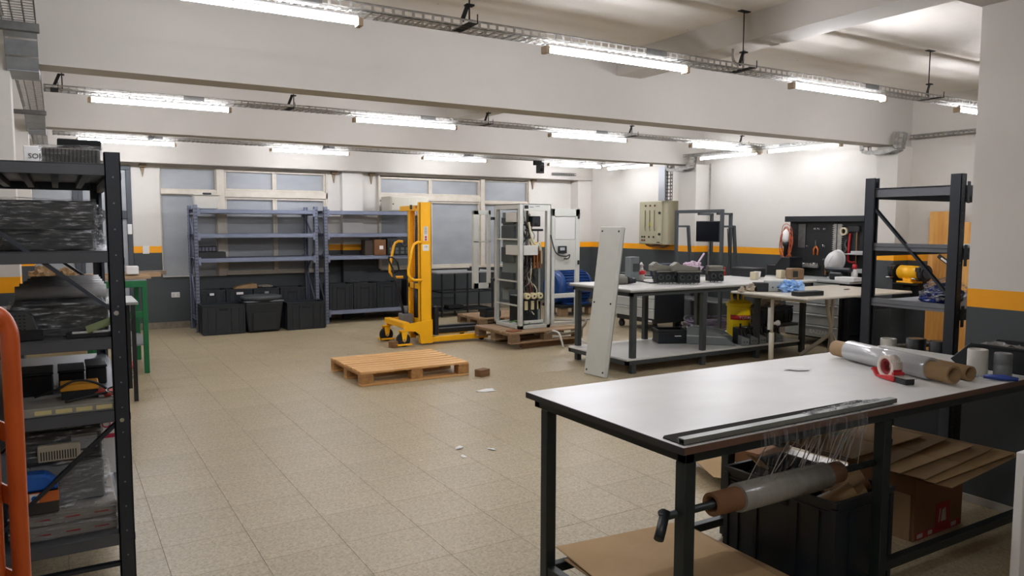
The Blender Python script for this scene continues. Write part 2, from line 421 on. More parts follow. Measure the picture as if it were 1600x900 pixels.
w2 = window('window_2', [(4.86, 5.84, 2.13, 2.44, .035), (5.84, 6.86, 2.13, 2.44, .035), (4.86, 5.84, .84, 2.03, .035), (5.84, 6.86, .84, 2.03, .035),
    (6.95, 7.92, 2.05, 2.44, .015), (6.95, 7.92, .84, 2.0, .015)], None)
obj('mullion', MB().box(6.86, 6.95, YW-.07, YW+.03, .83, 2.46).box(4.83, 4.86, YW-.07, YW+.03, .83, 2.46).box(7.92, 7.95, YW-.07, YW+.03, .83, 2.46), CREAM, w2, .005)
obj('transom', MB().box(4.86, 6.86, YW-.06, YW+.03, 2.03, 2.13).box(6.95, 7.92, YW-.06, YW+.03, 2.0, 2.05).box(4.86, 7.92, YW-.06, YW+.03, .8, .84), CREAM, w2, .004)
DFR = mat('dark_door_frame', '#41464c', .5)
d1 = sroot('door_1')
for x0, x1 in ((-.35, .28), (.28, .97)):
    obj('door_frame', MB().box(x0, x1, YW-.04, YW+.03, 2.4, 2.46).box(x0, x0+.06, YW-.04, YW+.03, 0, 2.4).box(x1-.07, x1, YW-.04, YW+.03, 0, 2.4).box(x0+.06, x1-.07, YW-.04, YW+.03, 1.68, 1.8).box(x0+.06, x1-.07, YW-.04, YW+.03, 0, .12), DFR, d1, .005)
    obj('window_pane', MB().box(x0+.06, x1-.07, YW, YW+.012, 1.8, 2.4).box(x0+.06, x1-.07, YW, YW+.012, .12, 1.68), PANE, d1)
obj('lock_plate', MB().box(.9, .96, YW-.06, YW-.04, 1.45, 1.6), PAPER, d1, .003)
struct('wall_outside', MB().box(XL, XW, YW+.2, YW+.25, 0, ZC), GREYW)

# expansion-joint stains: rusty brackets at the window heads
for k, (x, lb) in enumerate(((1.13, 'rusty bracket stub under lintel left of the left window'), (4.05, 'rusty bracket stub under lintel right of the left window'), (4.72, 'rusty bracket stub under lintel left of the right window'), (8.05, 'rusty bracket stub under lintel right of the right window'))):
    tag(obj('bracket_stub', MB().box(-.05, .05, -.09, 0, -.05, 0).prism([(-.03, -.05), (.03, -.05), (0, -.2)], -.03, 0, 'y'), mat('rusty_cream', '#a3947c', .7, var='#7d6447', vs=30), bevel=.004), lb, 'bracket', 'rusty bracket stubs', (x, YW-.001, 2.5))

# wall sockets
def socket(x, z, lb, axis='w'):
    r = thing('wall_socket', lb, 'socket', (x, YW, z))
    obj('cover_plate', MB().box(-.06, .06, -.012, 0, -.04, .04), PAPER, r, .003)
    for dx in (-.03, .03): obj('outlet', MB().box(dx-.018, dx+.018, -.016, -.012, -.022, .022), mat('socket_insert', '#cfcac2', .5), r, .002)
socket(1.53, .515, 'double wall socket on grey dado left of the first rack')
obj_plate = tag(obj('switch_plate', MB().box(-.045, .045, -.014, 0, -.06, .06), PAPER, bevel=.003), 'small white blank plate set in the orange stripe', 'plate', None, (1.14, YW, 1.215))

# ================================================================ CABLE TRAYS AND TUBES
def tray_mesh(L, wd, h, step=.06, slot=.044, t=.0025):
    """perforated tray along +x: slotted bottom (y 0..wd) and slotted flanges, real openings"""
    m = MB(); n = max(1, int(L/step))
    rows = max(2, int(wd/.045)); rw = .008
    def plate(f):      # f(u0,u1,x0,x1): box
        pass
    # bottom: longitudinal strips
    ys = [wd*i/rows for i in range(rows+1)]
    for y in ys: m.box(0, L, max(0, y-rw/2), min(wd, y+rw/2), 0, t)
    for i in range(n):
        x = i*step
        m.box(x, x+step-slot, 0, wd, 0, t)
    for y in (0, wd-t):
        m.box(0, L, y, y+t, 0, h*.25); m.box(0, L, y, y+t, h*.75, h)
        for i in range(n): m.box(i*step, i*step+step-slot, y, y+t, h*.25, h*.75)
    m.box(0, L, 0, .01, h-t, h).box(0, L, wd-.01, wd, h-t, h)
    return m
def rod(par, x, y, z0, z1, w_=.18, hook=True):
    obj('threaded_rod', MB().cyl((x, y, z0-.04), (x, y, z1), .005, 6), mat('dark_rod', '#3b3632', .5, .5), par)
    obj('ceiling_plate', MB().box(x-.05, x+.05, y-.02, y+.02, z1-.006, z1), BLACKM, par)
    if hook: obj('hanger_strap', MB().bar((x-.06, y-.02, z0+.0), (x-.02, y-.02, z0+.1), .025, .006, (1, 0, 0)).box(x-.03, x+.02, y-.03, y+.01, z0+.095, z0+.105).box(x-.09, x-.03, y-.16, y+.05, z0-.045, z0-.04).box(x-.035, x-.03, y-.165, y-.16, z0-.045, z0+.01), BLACKM, par)
def tray(loc, L, lb, wd=.15, h=.045, hangers=(), rodtop=ZC, rz=0, grp='overhead cable trays'):
    r = thing('cable_tray', lb, 'cable tray', loc, rz, grp)
    o = obj('perforated_channel', tray_mesh(L, wd, h), STEEL, r)
    for x in hangers: rod(r, x, wd/2, h, rodtop-loc[2])
    for x in [1.2+2.4*i for i in range(int(L/2.4))]:
        obj('joint_plate', MB().box(x-.09, x+.09, -.004, 0, .004, h-.004), STEELD, r); obj('joint_plate', MB().box(x-.09, x+.09, wd, wd+.004, .004, h-.004), STEELD, r)
    return r
tray((-.05, 4.0, 2.75), 9.3, 'long galvanized perforated cable tray nearest the camera, hung across the ceiling', hangers=(2.2, 4.52, 6.95, 8.8))
tray((-.05, 7.7, 2.75), 9.0, 'second perforated cable tray from the camera, between the two ceiling beams', hangers=(.14, 2.15, 4.4, 6.55, 8.6))
tray((.0, 11.4, 2.75), 8.9, 'farthest perforated cable tray, in front of the window wall', hangers=(1.2, 3.6, 6.0, 8.4))
# branch trays along the right wall and the drops round the beam ends
tray((8.87, 6.0, 2.71), 3.2, 'short cable tray along the right wall over the pegboard bench', wd=.1, h=.04, rz=PI/2)
tray((8.87, 9.66, 2.69), 1.8, 'short cable tray along the right wall beyond the far beam', wd=.1, h=.04, rz=PI/2)
tray((9.25, 2.6, 2.68), 3.0, 'cable tray along the right wall on this side of the middle beam', wd=.12, h=.05, rz=PI/2)
def drop(loc, lb, y0, y1, zt_, zb_):
    r = thing('tray_drop', lb, 'cable tray', loc, 0, 'cable tray drops under beam ends')
    for (p, q) in (((0, y0, zt_), (0, y0+.03, zb_+.03)), ((0, y0+.03, zb_+.03), (0, y0+.12, zb_)), ((0, y0+.12, zb_), (0, y1-.12, zb_)), ((0, y1-.12, zb_), (0, y1-.03, zb_+.03)), ((0, y1-.03, zb_+.03), (0, y1, zt_))):
        m = MB(); m.bar(p, q, .004, .17, (1, 0, 0)) if False else None
        a, b = Vector(p), Vector(q); d = b-a; nrm = d.cross(Vector((1, 0, 0))).normalized()
        for sx in (-.085, .085):
            m.bar(a+Vector((sx, 0, 0)), b+Vector((sx, 0, 0)), .05, .003, nrm)
        k = max(1, int(d.length/.05))
        for i in range(k+1): m.bar(a+d*(i/k)+Vector((-.085, 0, 0)), a+d*(i/k)+Vector((.085, 0, 0)), .02, .004, d)
        m.bar(a+Vector((-.05, 0, 0)), b+Vector((-.05, 0, 0)), .003, .02, nrm); m.bar(a+Vector((.05, 0, 0)), b+Vector((.05, 0, 0)), .003, .02, nrm)
        obj('tray_segment', m, STEEL, r)
    return r
drop((8.88, 0, 0), 'bent cable tray passing under the right end of the middle beam', 5.55, 6.05, 2.74, 2.52)
drop((8.88, 0, 0), 'bent cable tray passing under the right end of the far beam', 9.1, 9.65, 2.74, 2.52)
# vertical tray down to the electric panel and a conduit
r = thing('cable_riser', 'vertical slotted cable tray running down the far right column to the electric panel', 'cable tray', (8.985, 9.66, 2.03))
obj('riser_channel', tray_mesh(.62, .12, .05), STEELD, r).rotation_euler = (0, -PI/2, 0)
obj('trunking', MB().box(-.05, .03, .14, .3, 0, .58), mat('grey_trunking', '#b9bcc2', .4, .3), r, .003)
tag(obj('conduit_pipe', MB().cyl((0, 0, 0), (0, 0, 2.62), .012, 8), STEEL), 'thin vertical conduit on wall beside the far right column', 'pipe', None, (9.25, 9.06, 0))
tag(obj('junction_box', MB().box(-.07, .07, -.05, .05, -.04, .04), mat('beige_plastic', '#cfc8b4', .5), bevel=.004), 'beige junction box where tray meets right wall trays', 'junction box', None, (8.88, 7.78, 2.7))
# left tray along y with solid bends beneath the beams
LT = thing('cable_tray', 'wide cable tray along the left wall stepping under the beams', 'cable tray', (0, 0, 0), 0, 'overhead cable trays')
def lseg(y0, y1, z0, z1, wd=.17, solid=False, x0=-.225):
    a, b = Vector((x0, y0, z0)), Vector((x0, y1, z1)); d = b-a; L = d.length
    m = MB()
    ang = math.atan2(z1-z0, y1-y0)
    if solid: m.box(0, L, 0, wd, 0, .003).box(0, L, 0, .003, 0, .06).box(0, L, wd-.003, wd, 0, .06)
    else: m.bm.free(); m = tray_mesh(L, wd, .06)
    # local x -> along y ; local y -> -x
    M = Matrix(((0, 1, 0, x0), (math.cos(ang), 0, -math.sin(ang), y0), (math.sin(ang), 0, math.cos(ang), z0), (0, 0, 0, 1)))
    bmesh.ops.transform(m.bm, matrix=M, verts=m.bm.verts)
    obj('bent_plate' if solid else 'perforated_channel', m, mat('galvanized_sheet', '#a6aaac', .42, .5, var='#92979a', vs=12) if solid else STEEL, LT)
lseg(2.42, 5.42, 2.76, 2.76); lseg(5.42, 5.48, 2.76, 2.71, solid=True); lseg(5.49, 5.56, 2.7, 2.62, solid=True); lseg(5.57, 5.63, 2.61, 2.54, solid=True); lseg(5.62, 5.98, 2.54, 2.54, solid=True); lseg(5.98, 6.2, 2.54, 2.62, solid=True)
lseg(6.2, 8.8, 2.68, 2.68); lseg(8.8, 9.1, 2.66, 2.55, solid=True); lseg(9.1, 9.55, 2.54, 2.54, solid=True); lseg(9.55, 9.8, 2.54, 2.64, solid=True); lseg(9.8, 12.3, 2.68, 2.68)
for y in (5.25, 8.55): obj('wall_arm', MB().box(-.5, -.04, y-.02, y+.02, 2.7 if y < 6 else 2.63, 2.75 if y < 6 else 2.67), STEELD, LT, .003)

TUBE = emit('fluorescent_tube_glow', '#f4f6ff', TUBE_POWER)
CAP = mat('tube_end_cap', '#b9a58c', .5)
BODY = mat('white_batten_body', '#d9d9d9', .4)
def make_tube():
    r = thing('tube_light', '', 'light', (0, 0, 0), 0, 'fluorescent tube lights')
    obj('tube', MB().cyl((.03, 0, 0), (1.17, 0, 0), .0145, 8), TUBE, r)
    obj('batten_body', MB().box(.02, 1.18, -.011, .013, .024, .04), BODY, r, .004)
    for x in (0, 1.17): obj('end_cap', MB().box(x, x+.03, -.02, .04, -.02, .025), CAP, r, .003)
    return r
TUB = make_tube(); TUB['used'] = 0
tubes = [(-.02, 4.04, 0, 'second'), ]
rows = {'nearest tray': [(3.965, (.25, 2.66, 4.98, 7.32))], 'second tray': [(7.66, (.28, 2.73, 5.22, 7.57))], 'farthest tray': [(11.36, (.26, 2.76, 5.22, 7.72))]}
ords = ['leftmost', 'second from the left', 'third from the left', 'rightmost']
TUBE_W = emit('fluorescent_tube_glow_wall_row', '#f4f6ff', TUBE_POWER*.22)
firstt = True
for k, v in rows.items():
    for y, xs in v:
        for i, x in enumerate(xs):
            x *= .982
            lb = 'glowing tube light, %s of the four under the %s' % (ords[i], k)
            if firstt: t = TUB; t.location = (x, y, 2.676); t['label'] = lb; firstt = False
            else: t = dup(TUB, (x, y, 2.676 if y < 5 else 2.682), 0, lb)
for y, lb in ((8.9, 'glowing tube light on the right wall tray, just before the far beam'), (7.55, 'glowing tube light on the right wall tray, above the left of the pegboard'), (11.25, 'glowing tube light on the right wall between far beam and window wall')):
    t = dup(TUB, (8.84, y, 2.66 if y < 9.5 else 2.64), -PI/2, lb); tb_ = [c for c in kids(t) if c.name.startswith('tube')][0]; tb_.data = tb_.data.copy(); tb_.data.materials[0] = TUBE_W
# a row over the camera's own bay, as the tray layout implies
for x, lb in ((.25, 'tube light of the row over the camera bay'),): dup(TUB, (x, .35, 2.69), 0, lb)
tray((-.05, .3, 2.75), 4.5, 'cable tray over the camera bay, behind the viewer', hangers=(2.2,))
del TUB['used']
# ceiling hook loops and device
tag(obj('pipe_loop', MB().tube([(-.06, 0, .02)]+[(-.06*math.cos(a), 0, -.06-.06*math.sin(a)) for a in [PI*i/10 for i in range(11)]]+[(.06, 0, .02)], .012, 8), mat('painted_pipe', '#a8a098', .6)), 'painted pipe loop hanging from the cross beam', 'pipe', None, (4.72, 4.35, 3.0))
sp = thing('security_camera', 'black boxy camera unit clamped under the farthest tray', 'camera', (5.2, 11.3, 2.6))
sp.location = (7.45, 11.47, 2.65)
obj('housing', MB().box(-.04, .07, -.08, .03, -.12, .02), BLACK, sp, .006); obj('mounting_arm', MB().box(-.1, .05, -.03, .03, .02, .1).cyl((-.1, 0, .05), (.1, 0, .05), .03, 8), BLACKM, sp, .003)
obj('lens', MB().cyl((.015, -.08, -.06), (.015, -.1, -.06), .03, 12), mat('lens_glass', '#0a0a0c', .1), sp)
tag(obj('tray_stub', tray_mesh(.55, .05, .04), STEELD), 'short slotted steel strip fixed on the lintel left of the corner', 'bracket', None, (8.3, 12.262, 2.58))

# ================================================================ RACKS
def upright(H, w_=.055, d_=.06, t=.004, flip=False, slots=True):
    """omega-section post with two rows of real-looking slots; origin at its outer corner, open side inward (+y)"""
    m = MB()
    m.box(0, w_, 0, t, 0, H).box(0, t, 0, d_, 0, H).box(w_-t, w_, 0, d_, 0, H).box(t, .014, d_-t, d_, 0, H).box(w_-.014, w_-t, d_-t, d_, 0, H)
    if flip: bmesh.ops.transform(m.bm, matrix=Matrix.Scale(-1, 4, (0, 1, 0)), verts=m.bm.verts)
    return m
def slots_mesh(H, w_, y, xs, axis='x', pitch=.05, h=.03, bw=.008, z0=.06):
    m = MB(); z = z0
    while z < H-.04:
        for x in xs:
            if axis == 'x': m.box(x-bw/2, x+bw/2, y-.0012, y+.0012, z, z+h)
            else: m.box(y-.0012, y+.0012, x-bw/2, x+bw/2, z, z+h)
        z += pitch
    return m
def rack(name, label, loc, L, D, H, levels, pm, sm, axis='x', rz=0, group=None, cat='rack', slotcol=BLACKM, slot=True, brace=True, beam_h=.06, boards=1, name2='shelf', bz=((.25, .85), (.85, 1.25), (1.25, 1.72))):
    """axis 'x': long beams along local x. origin at front-left corner of footprint (local x,y >= 0)"""
    r = thing(name, label, cat, loc, rz, group)
    X, Y = (L, D) if axis == 'x' else (D, L)
    pw, pd = (.055, .065)
    for (cx, cy) in ((0, 0), (X-pw, 0), (0, Y), (X-pw, Y)):
        fl = cy > 0
        u = obj('upright', upright(H, pw, pd, flip=fl), pm, r); u.location = (cx, cy, 0)
        obj('foot_plate', MB().box(-.012, pw+.012, -pd-.01 if fl else -.01, .01 if fl else pd+.01, 0, .006), pm, u)
        if slot:
            sl = slots_mesh(H, pw, -.0006 if not fl else .0006, (.018, .037))
            obj('slot_row', sl, slotcol, u)['kind'] = 'stuff'
            for sx, xx in ((1, pw), (-1, 0)):
                s2 = slots_mesh(H, pw, xx, (.02, .042) if not fl else (-.02, -.042), 'y', bw=.007)
                obj('slot_row', s2, slotcol, u)['kind'] = 'stuff'
        else:
            bt = MB(); z = .08
            while z < H-.03:
                bt.cyl((pw*.5, (-.002 if not fl else .002), z), (pw*.5, 0, z), .0035, 6); bt.cyl((pw+.001, (.02 if not fl else -.02), z), (pw, (.02 if not fl else -.02), z), .004, 6)
                z += .1
            obj('rivet_row', bt, mat('rivet_grey', '#7d838a', .4, .6), u)['kind'] = 'stuff'
    for z in levels:
        if axis == 'x':
            for y0, s_ in ((-.006, 1), (Y-.03+.006, -1)):
                b = MB().box(pw-.002, X-pw+.002, y0, y0+.03, z-beam_h, z-beam_h*.45).box(pw-.002, X-pw+.002, y0+(.01 if s_ > 0 else -.0), y0+(.03 if s_ > 0 else .02), z-beam_h*.45, z-.004).box(pw-.002, X-pw+.002, y0+.006, y0+.024, z-beam_h*.5, z-beam_h*.42)
                o = obj('beam', b, pm, r, .003)
                for xx in (pw-.004, X-pw-.03): obj('beam_connector', MB().box(xx, xx+.034, y0-.004, y0, z-beam_h-.04, z+.02) if s_ > 0 else MB().box(xx, xx+.034, y0+.03, y0+.034, z-beam_h-.04, z+.02), pm, o, .002)
            n = boards
            for k in range(n):
                a, b_ = pw*.2+k*(X-pw*.4)/n, pw*.2+(k+1)*(X-pw*.4)/n
                obj(name2, MB().box(a+.002, b_-.002, .012, Y-.012, z-.004, z), sm, r, .0015)
            for k in range(1, 6): obj('shelf_stiffener', MB().box(pw+.01, X-pw-.01, k*Y/6-.012, k*Y/6+.012, z-.03, z-.005), sm, r)
        else:
            for x0, s_ in ((-.006, 1), (X-.03+.006, -1)):
                b = MB().box(x0, x0+.03, pd-.002, Y-pd+.002, z-beam_h, z-beam_h*.45).box(x0+(.01 if s_ > 0 else 0), x0+(.03 if s_ > 0 else .02), pd-.002, Y-pd+.002, z-beam_h*.45, z-.004)
                o = obj('beam', b, pm, r, .003)
            obj(name2, MB().box(.012, X-.012, .002, Y-.002, z-.004, z).box(.012, X-.012, .002, .006, z-.045, z-.004).box(.012, X-.012, Y-.006, Y-.002, z-.045, z-.004), sm, r, .0015)
            for k in range(1, 6): obj('shelf_stiffener', MB().box(k*X/6-.014, k*X/6+.014, .02, Y-.02, z-.035, z-.005), pm, r)
    if brace:
        if axis == 'x':
            for x in (pw/2, X-pw/2):
                up = True
                for a, b in bz:
                    p, q = ((x, .03, a), (x, Y-.03, b)) if up else ((x, Y-.03, a), (x, .03, b))
                    obj('diagonal_brace', MB().bar(p, q, .028, .014), pm, r); up = not up
                for z in (bz[0][0]-.05, bz[-1][1]+.04): obj('frame_strut', MB().bar((x, .03, z), (x, Y-.03, z), .028, .014), pm, r)
        else:
            for y in (pd/2, Y-pd/2):
                up = True
                for a, b in bz:
                    p, q = ((.03, y, a), (X-.03, y, b)) if up else ((X-.03, y, a), (.03, y, b))
                    o = obj('diagonal_brace', MB().bar(p, q, .032, .014, (0, -1, .001)), pm, r); up = not up
                    for e in (p, q): obj('bolt', MB().cyl((e[0], y-.036, e[2]), (e[0], y-.03, e[2]), .009, 6), CHROME, o)
                for z in (bz[0][0]-.04,): obj('frame_strut', MB().bar((.03, y, z), (X-.03, y, z), .03, .014, (0, -1, .001)), pm, r)
    return r
RB = rack('shelving_rack', 'blue-grey boltless rack under the left window, black crates on and before its lowest level', (1.72, 11.9, 0), 1.84, .62, 1.885, (.17, 1.095, 1.46, 1.825), RACKB, RACKB, group='blue-grey racks against the window wall')
RB2 = rack('shelving_rack', 'blue-grey boltless rack right of the first one, partly behind the yellow stacker', (3.66, 11.9, 0), 1.82, .62, 1.885, (.21, 1.095, 1.46, 1.825), RACKB, RACKB, group='blue-grey racks against the window wall')
RL = rack('shelving_rack', 'dark steel rack in the left foreground loaded with film-wrapped parts', (-.435, 3.3, 0), 1.55, .655, 1.875, (.37, .87, 1.16, 1.497, 1.83), RACKD, mat('dark_shelf_paint', '#54575c', .4, .1), axis='y', slot=False, bz=((.28, .83), (1.25, .84), (1.25, 1.72)) and ((.28, .83),))
# remaining braces of the left rack, in its two end frames
for y in (.0325, 1.5175):
    for p, q in (((.03, 1.73), (.62, 1.26)), ((.03, .93), (.62, 1.2))) if y > 1 else (((.03, 1.76), (.62, 1.255)),):
        o = obj('diagonal_brace', MB().bar((p[0], y, p[1]), (q[0], y, q[1]), .034, .014, (0, -1, .001)), mat('brace_paint', '#3c424b', .4, .2), RL)
        obj('bolt', MB().cyl((q[0], y-.04, q[1]), (q[0], y-.034, q[1]), .01, 6), CHROME, o)
RR = rack('shelving_rack', 'near-empty dark steel rack beside the near column, right of the long bench', (4.62, 2.5, 0), 1.9, .625, 1.915, (.15, 1.1, 1.47, 1.85), RACKD, RACKS, axis='x', slot=False, beam_h=.07, brace=False)
for p, q in (((.028, .57, 1.72), (.028, .05, 1.17)),):
    obj('diagonal_brace', MB().bar(p, q, .03, .014, (1, 0, 0)), RACKD, RR)
for z in (1.79, 1.44, 1.075, .13): obj('side_rail', MB().box(.02, .035, .03, .6, z, z+.05), RACKS, RR)

# ================================================================ CRATES
def crate(label, loc, L=.6, W_=.4, H=.3, rz=0, group=None, ribs=True, m=CRATE, name='plastic_crate', handle=True, lip=True):
    r = thing(name, label, 'crate', loc, rz, group); t = .006
    b = MB()
    w0, d0 = L-.03, W_-.03
    b.box(-w0/2, w0/2, -d0/2, d0/2, 0, .008)
    for s in (-1, 1):
        b.box(-w0/2, w0/2, s*d0/2-t/2, s*d0/2+t/2, .008, H); b.box(s*w0/2-t/2, s*w0/2+t/2, -d0/2, d0/2, .008, H)
    obj('crate_body', b, m, r)
    for z0, z1, o_ in ((H-.022, H, .015), (H-.055, H-.045, .008), (.012, .03, .008)):
        rm = MB()
        for s in (-1, 1):
            rm.box(-L/2+.015-o_, L/2-.015+o_, s*(d0/2)-(.0 if s > 0 else o_), s*(d0/2)+(o_ if s > 0 else 0), z0, z1); rm.box(s*(w0/2)-(0 if s > 0 else o_), s*(w0/2)+(o_ if s > 0 else 0), -d0/2, d0/2, z0, z1)
        obj('rim_band', rm, m, r)
    if ribs:
        rb = MB()
        for k in range(-2, 3):
            if k == 0: continue
            x = k*L/5.6
            for s in (-1, 1): rb.box(x-.004, x+.004, s*d0/2-(0 if s > 0 else .012), s*d0/2+(.012 if s > 0 else 0), .03, H-.05)
        for k in (-1, 1):
            y = k*W_/4.2
            for s in (-1, 1): rb.box(s*w0/2-(0 if s > 0 else .012), s*w0/2+(.012 if s > 0 else 0), y-.004, y+.004, .03, H-.05)
        for sx in (-1, 1):
            for sy in (-1, 1): rb.box(sx*w0/2-.012, sx*w0/2+.012, sy*d0/2-.012, sy*d0/2+.012, .02, H-.03)
        obj('rib_set', rb, m, r)['kind'] = 'stuff'
    if handle:
        for s in (-1, 1): obj('handle_recess', MB().box(-.06, .06, s*(d0/2+.008)-.004, s*(d0/2+.008)+.004, H-.085, H-.06), BLACKM, r, .003)
    return r
g = 'black crates standing in front of the first rack'
crate('black ribbed crate on the floor before the first rack, at its left post', (2.03, 11.68, 0), .6, .4, .44, group=g)
crate('black ribbed crate on the floor before the first rack, at its right post', (3.23, 11.66, 0), .6, .4, .42, group=g)
# tote with oval lid
tt = thing('lidded_tote', 'black tapered tote with a rounded lid between the two floor crates', 'tote', (2.6, 11.66, 0))
obj('tote_body', MB().frus((0, 0), (.46, .34), (.56, .42), .46), CRATE, tt, .03, seg=3)
obj('tote_rim', MB().box(-.295, .295, -.225, .225, .44, .475), CRATE, tt, .02)
obj('tote_lid', MB().lathe([(.3, .475), (.31, .5), (.3, .53), (.25, .545), (.15, .545), (.12, .538), (0, .538)], 28, sy=.76), mat('charcoal_lid', '#3a3d3e', .5), tt)
obj('front_panel', MB().frus((0, -.19), (.34, .03), (.34, .05), .26, .03), CRATE, tt, .008)
gr = 'black crates on the lowest level of the first rack'
for i, (x, lb) in enumerate(((1.945, 'black crate with a white tag, leftmost on the rack shelf behind the floor crates'), (2.345, 'black crate with a wide white label, second on the lowest shelf of the first rack'), (2.745, 'black crate with a grey label, third on the lowest shelf, behind the oval lid'), (3.15, 'black crate rightmost on the lowest shelf of the first rack'))):
    c = crate(lb, (x, 12.12, .17), .39, .36, .45, group=gr)
    if i < 3: obj('paper_label', MB().box(*((-.03, .03) if i != 1 else (-.05, .05)), -.2, -.196, .37, .405 if i != 2 else .4), PAPER if i < 2 else mat('grey_label', '#8f8f8c', .6), c)
g2 = 'black crates on the lowest level of the second rack'
for i, lb in enumerate(('black crate leftmost on the lowest shelf of the second rack', 'black crate second on the lowest shelf of the second rack', 'black crate third on the lowest shelf, just left of the stacker mast')):
    crate(lb, (3.93+.405*i, 12.1, .21), .4, .36, .43, group=g2)
# open cardboard pieces on the rear crates
tag(obj('cardboard_tray', MB().prism([(0, 0), (.34, 0), (.33, .07), (.2, .06), (.05, .03)], -.12, .12, 'y'), CARD, bevel=.003), 'torn cardboard tray lying on the second crate of the first rack', 'cardboard', None, (2.28, 12.1, .62))
tag(obj('bag', MB().blob((0, 0, .02), .12, 3, 3, .2, (1, .7, .2)), mat('beige_bag', '#8d8578', .7)), 'flat beige bag lying on the third crate of the first rack', 'bag', None, (2.76, 12.1, .62))
for i, (x, z) in enumerate(((4.1, .64), (4.42, .655))):
    tag(obj('metal_bracket', MB().bar((0, 0, .06), (.2, 0, 0), .05, .006, (0, 1, 0)).bar((.2, 0, 0), (.3, 0, .0), .05, .006, (0, 1, 0)), STEELD), ['bent steel strip on the leftmost crate of the second rack', 'bent steel strip on the middle crates of the second rack'][i], 'bracket', None, (x, 12.0, z))
# items on first rack
bn = thing('storage_bin', 'white tapered plastic bin on top of the first rack', 'bin', (1.92, 12.1, 1.83))
obj('bin_body', MB().frus((0, 0), (.28, .24), (.35, .3), .2), mat('white_bin_plastic', '#cfccc4', .45), bn, .01)
obj('bin_rim', MB().box(-.19, .19, -.165, .165, .2, .215), mat('white_bin_plastic', '#cfccc4'), bn, .004)
obj('clip_handle', MB().box(-.06, .06, -.18, -.15, .21, .235), BLACK, bn, .005)
tag(obj('black_case', MB().box(-.2, .2, -.12, .12, 0, .095), BLACK, bevel=.006), 'long flat black box on the third shelf of the first rack', 'box', None, (1.96, 12.05, 1.095))
cs = thing('component_tray', 'dark rack of small parts sitting on the flat black box', 'component', (1.9, 12.05, 1.19))
obj('tray_body', MB().box(-.14, .14, -.1, .1, 0, .085), BLACKM, cs, .004)
for k in range(5): obj('module', MB().box(-.12+k*.05, -.085+k*.05, -.108, -.1, .015, .07), mat('violet_grey', '#4c4a5c', .5), cs)
# items on second rack
cb = thing('cardboard_box', 'small brown box with a pale label on the third shelf of the second rack', 'box', (4.6, 12.02, 1.095))
obj('box_body', MB().box(-.1, .1, -.12, .12, 0, .26), CARDD, cb, .004); obj('label', MB().box(-.015, .05, -.122, -.12, .1, .16), PAPER, cb)
tag(obj('cardboard_box', MB().box(-.07, .07, -.1, .1, 0, .25), mat('dark_carton_brown', '#40342a', .7), bevel=.004), 'dark narrow carton left of the brown box on the second rack', 'box', None, (4.42, 12.04, 1.095))  # narrow carton in one even dark brown
sw = thing('switchgear_unit', 'black switchgear block with two round dials on the second rack', 'switchgear', (4.94, 12.02, 1.095))
obj('housing', MB().box(-.22, .22, -.14, .14, 0, .28), BLACK, sw, .006)
for k in range(2): obj('dial', MB().pipe((-.12+.2*k, -.155, .2), (-.12+.2*k, -.14, .2), .05, .035, 18), mat('dark_grey_plastic', '#33373a', .5), sw)
for k in range(4):
    for j in range(2): obj('terminal', MB().box(-.19+.1*k, -.13+.1*k, -.15, -.14, .02+.06*j, .065+.06*j), mat('mid_grey_plastic', '#4e5355', .5), sw, .003)
sw2 = thing('switchgear_unit', 'black ribbed unit with white clips behind the stacker mast', 'switchgear', (5.3, 12.02, 1.095))
obj('housing', MB().box(-.1, .1, -.12, .12, 0, .3), BLACK, sw2, .005)
for k in range(5): obj('rib', MB().box(-.1, .1, -.13, -.12, .03+.05*k, .05+.05*k), mat('dark_grey_plastic', '#33373a'), sw2)
en = thing('enclosure_box', 'beige steel enclosure lying on top of the second rack', 'enclosure', (5.15, 12.15, 1.83))
obj('enclosure_body', MB().box(-.35, .35, -.2, .2, 0, .25), mat('beige_enclosure', '#b9b5a6', .5), en, .006); obj('enclosure_door', MB().box(-.33, -.0, -.212, -.2, .015, .235), mat('beige_enclosure'  , '#b9b5a6'), en, .004)
obj('lock', MB().cyl((-.3, -.22, .12), (-.3, -.21, .12), .012, 10), BLACK, en)
for k, (x, lb) in enumerate(((5.33, 'grey finned module seen through the mast above the second shelf'),)):
    e = thing('finned_module', lb, 'module', (x, 12.05, 1.46)); obj('fin_block', MB().box(-.08, .1, -.1, .1, 0, .3), mat('pale_grey_plastic', '#a9abab', .5), e, .004)
    for j in range(9): obj('fin', MB().box(-.08, .1, -.108, -.1, .02+.03*j, .03+.03*j), mat('mid_grey_plastic', '#4e5355'), e)
ps = thing('parts_stack', 'black frame of stacked metal fittings at the right end of the second rack', 'parts', (5.22, 12.05, .21))
obj('frame', MB().box(-.14, .14, -.12, .12, 0, .46), BLACK, ps, .005)
for j in range(4):
    for i in range(2): obj('fitting', MB().cyl((-.06+.12*i, -.16, .06+.11*j), (-.02+.12*i, -.12, .1+.11*j), .03, 8).box(-.1+.12*i, -.0+.12*i, -.14, -.12, .03+.11*j, .05+.11*j), CHROME if (i+j) % 2 else STEELD, ps)

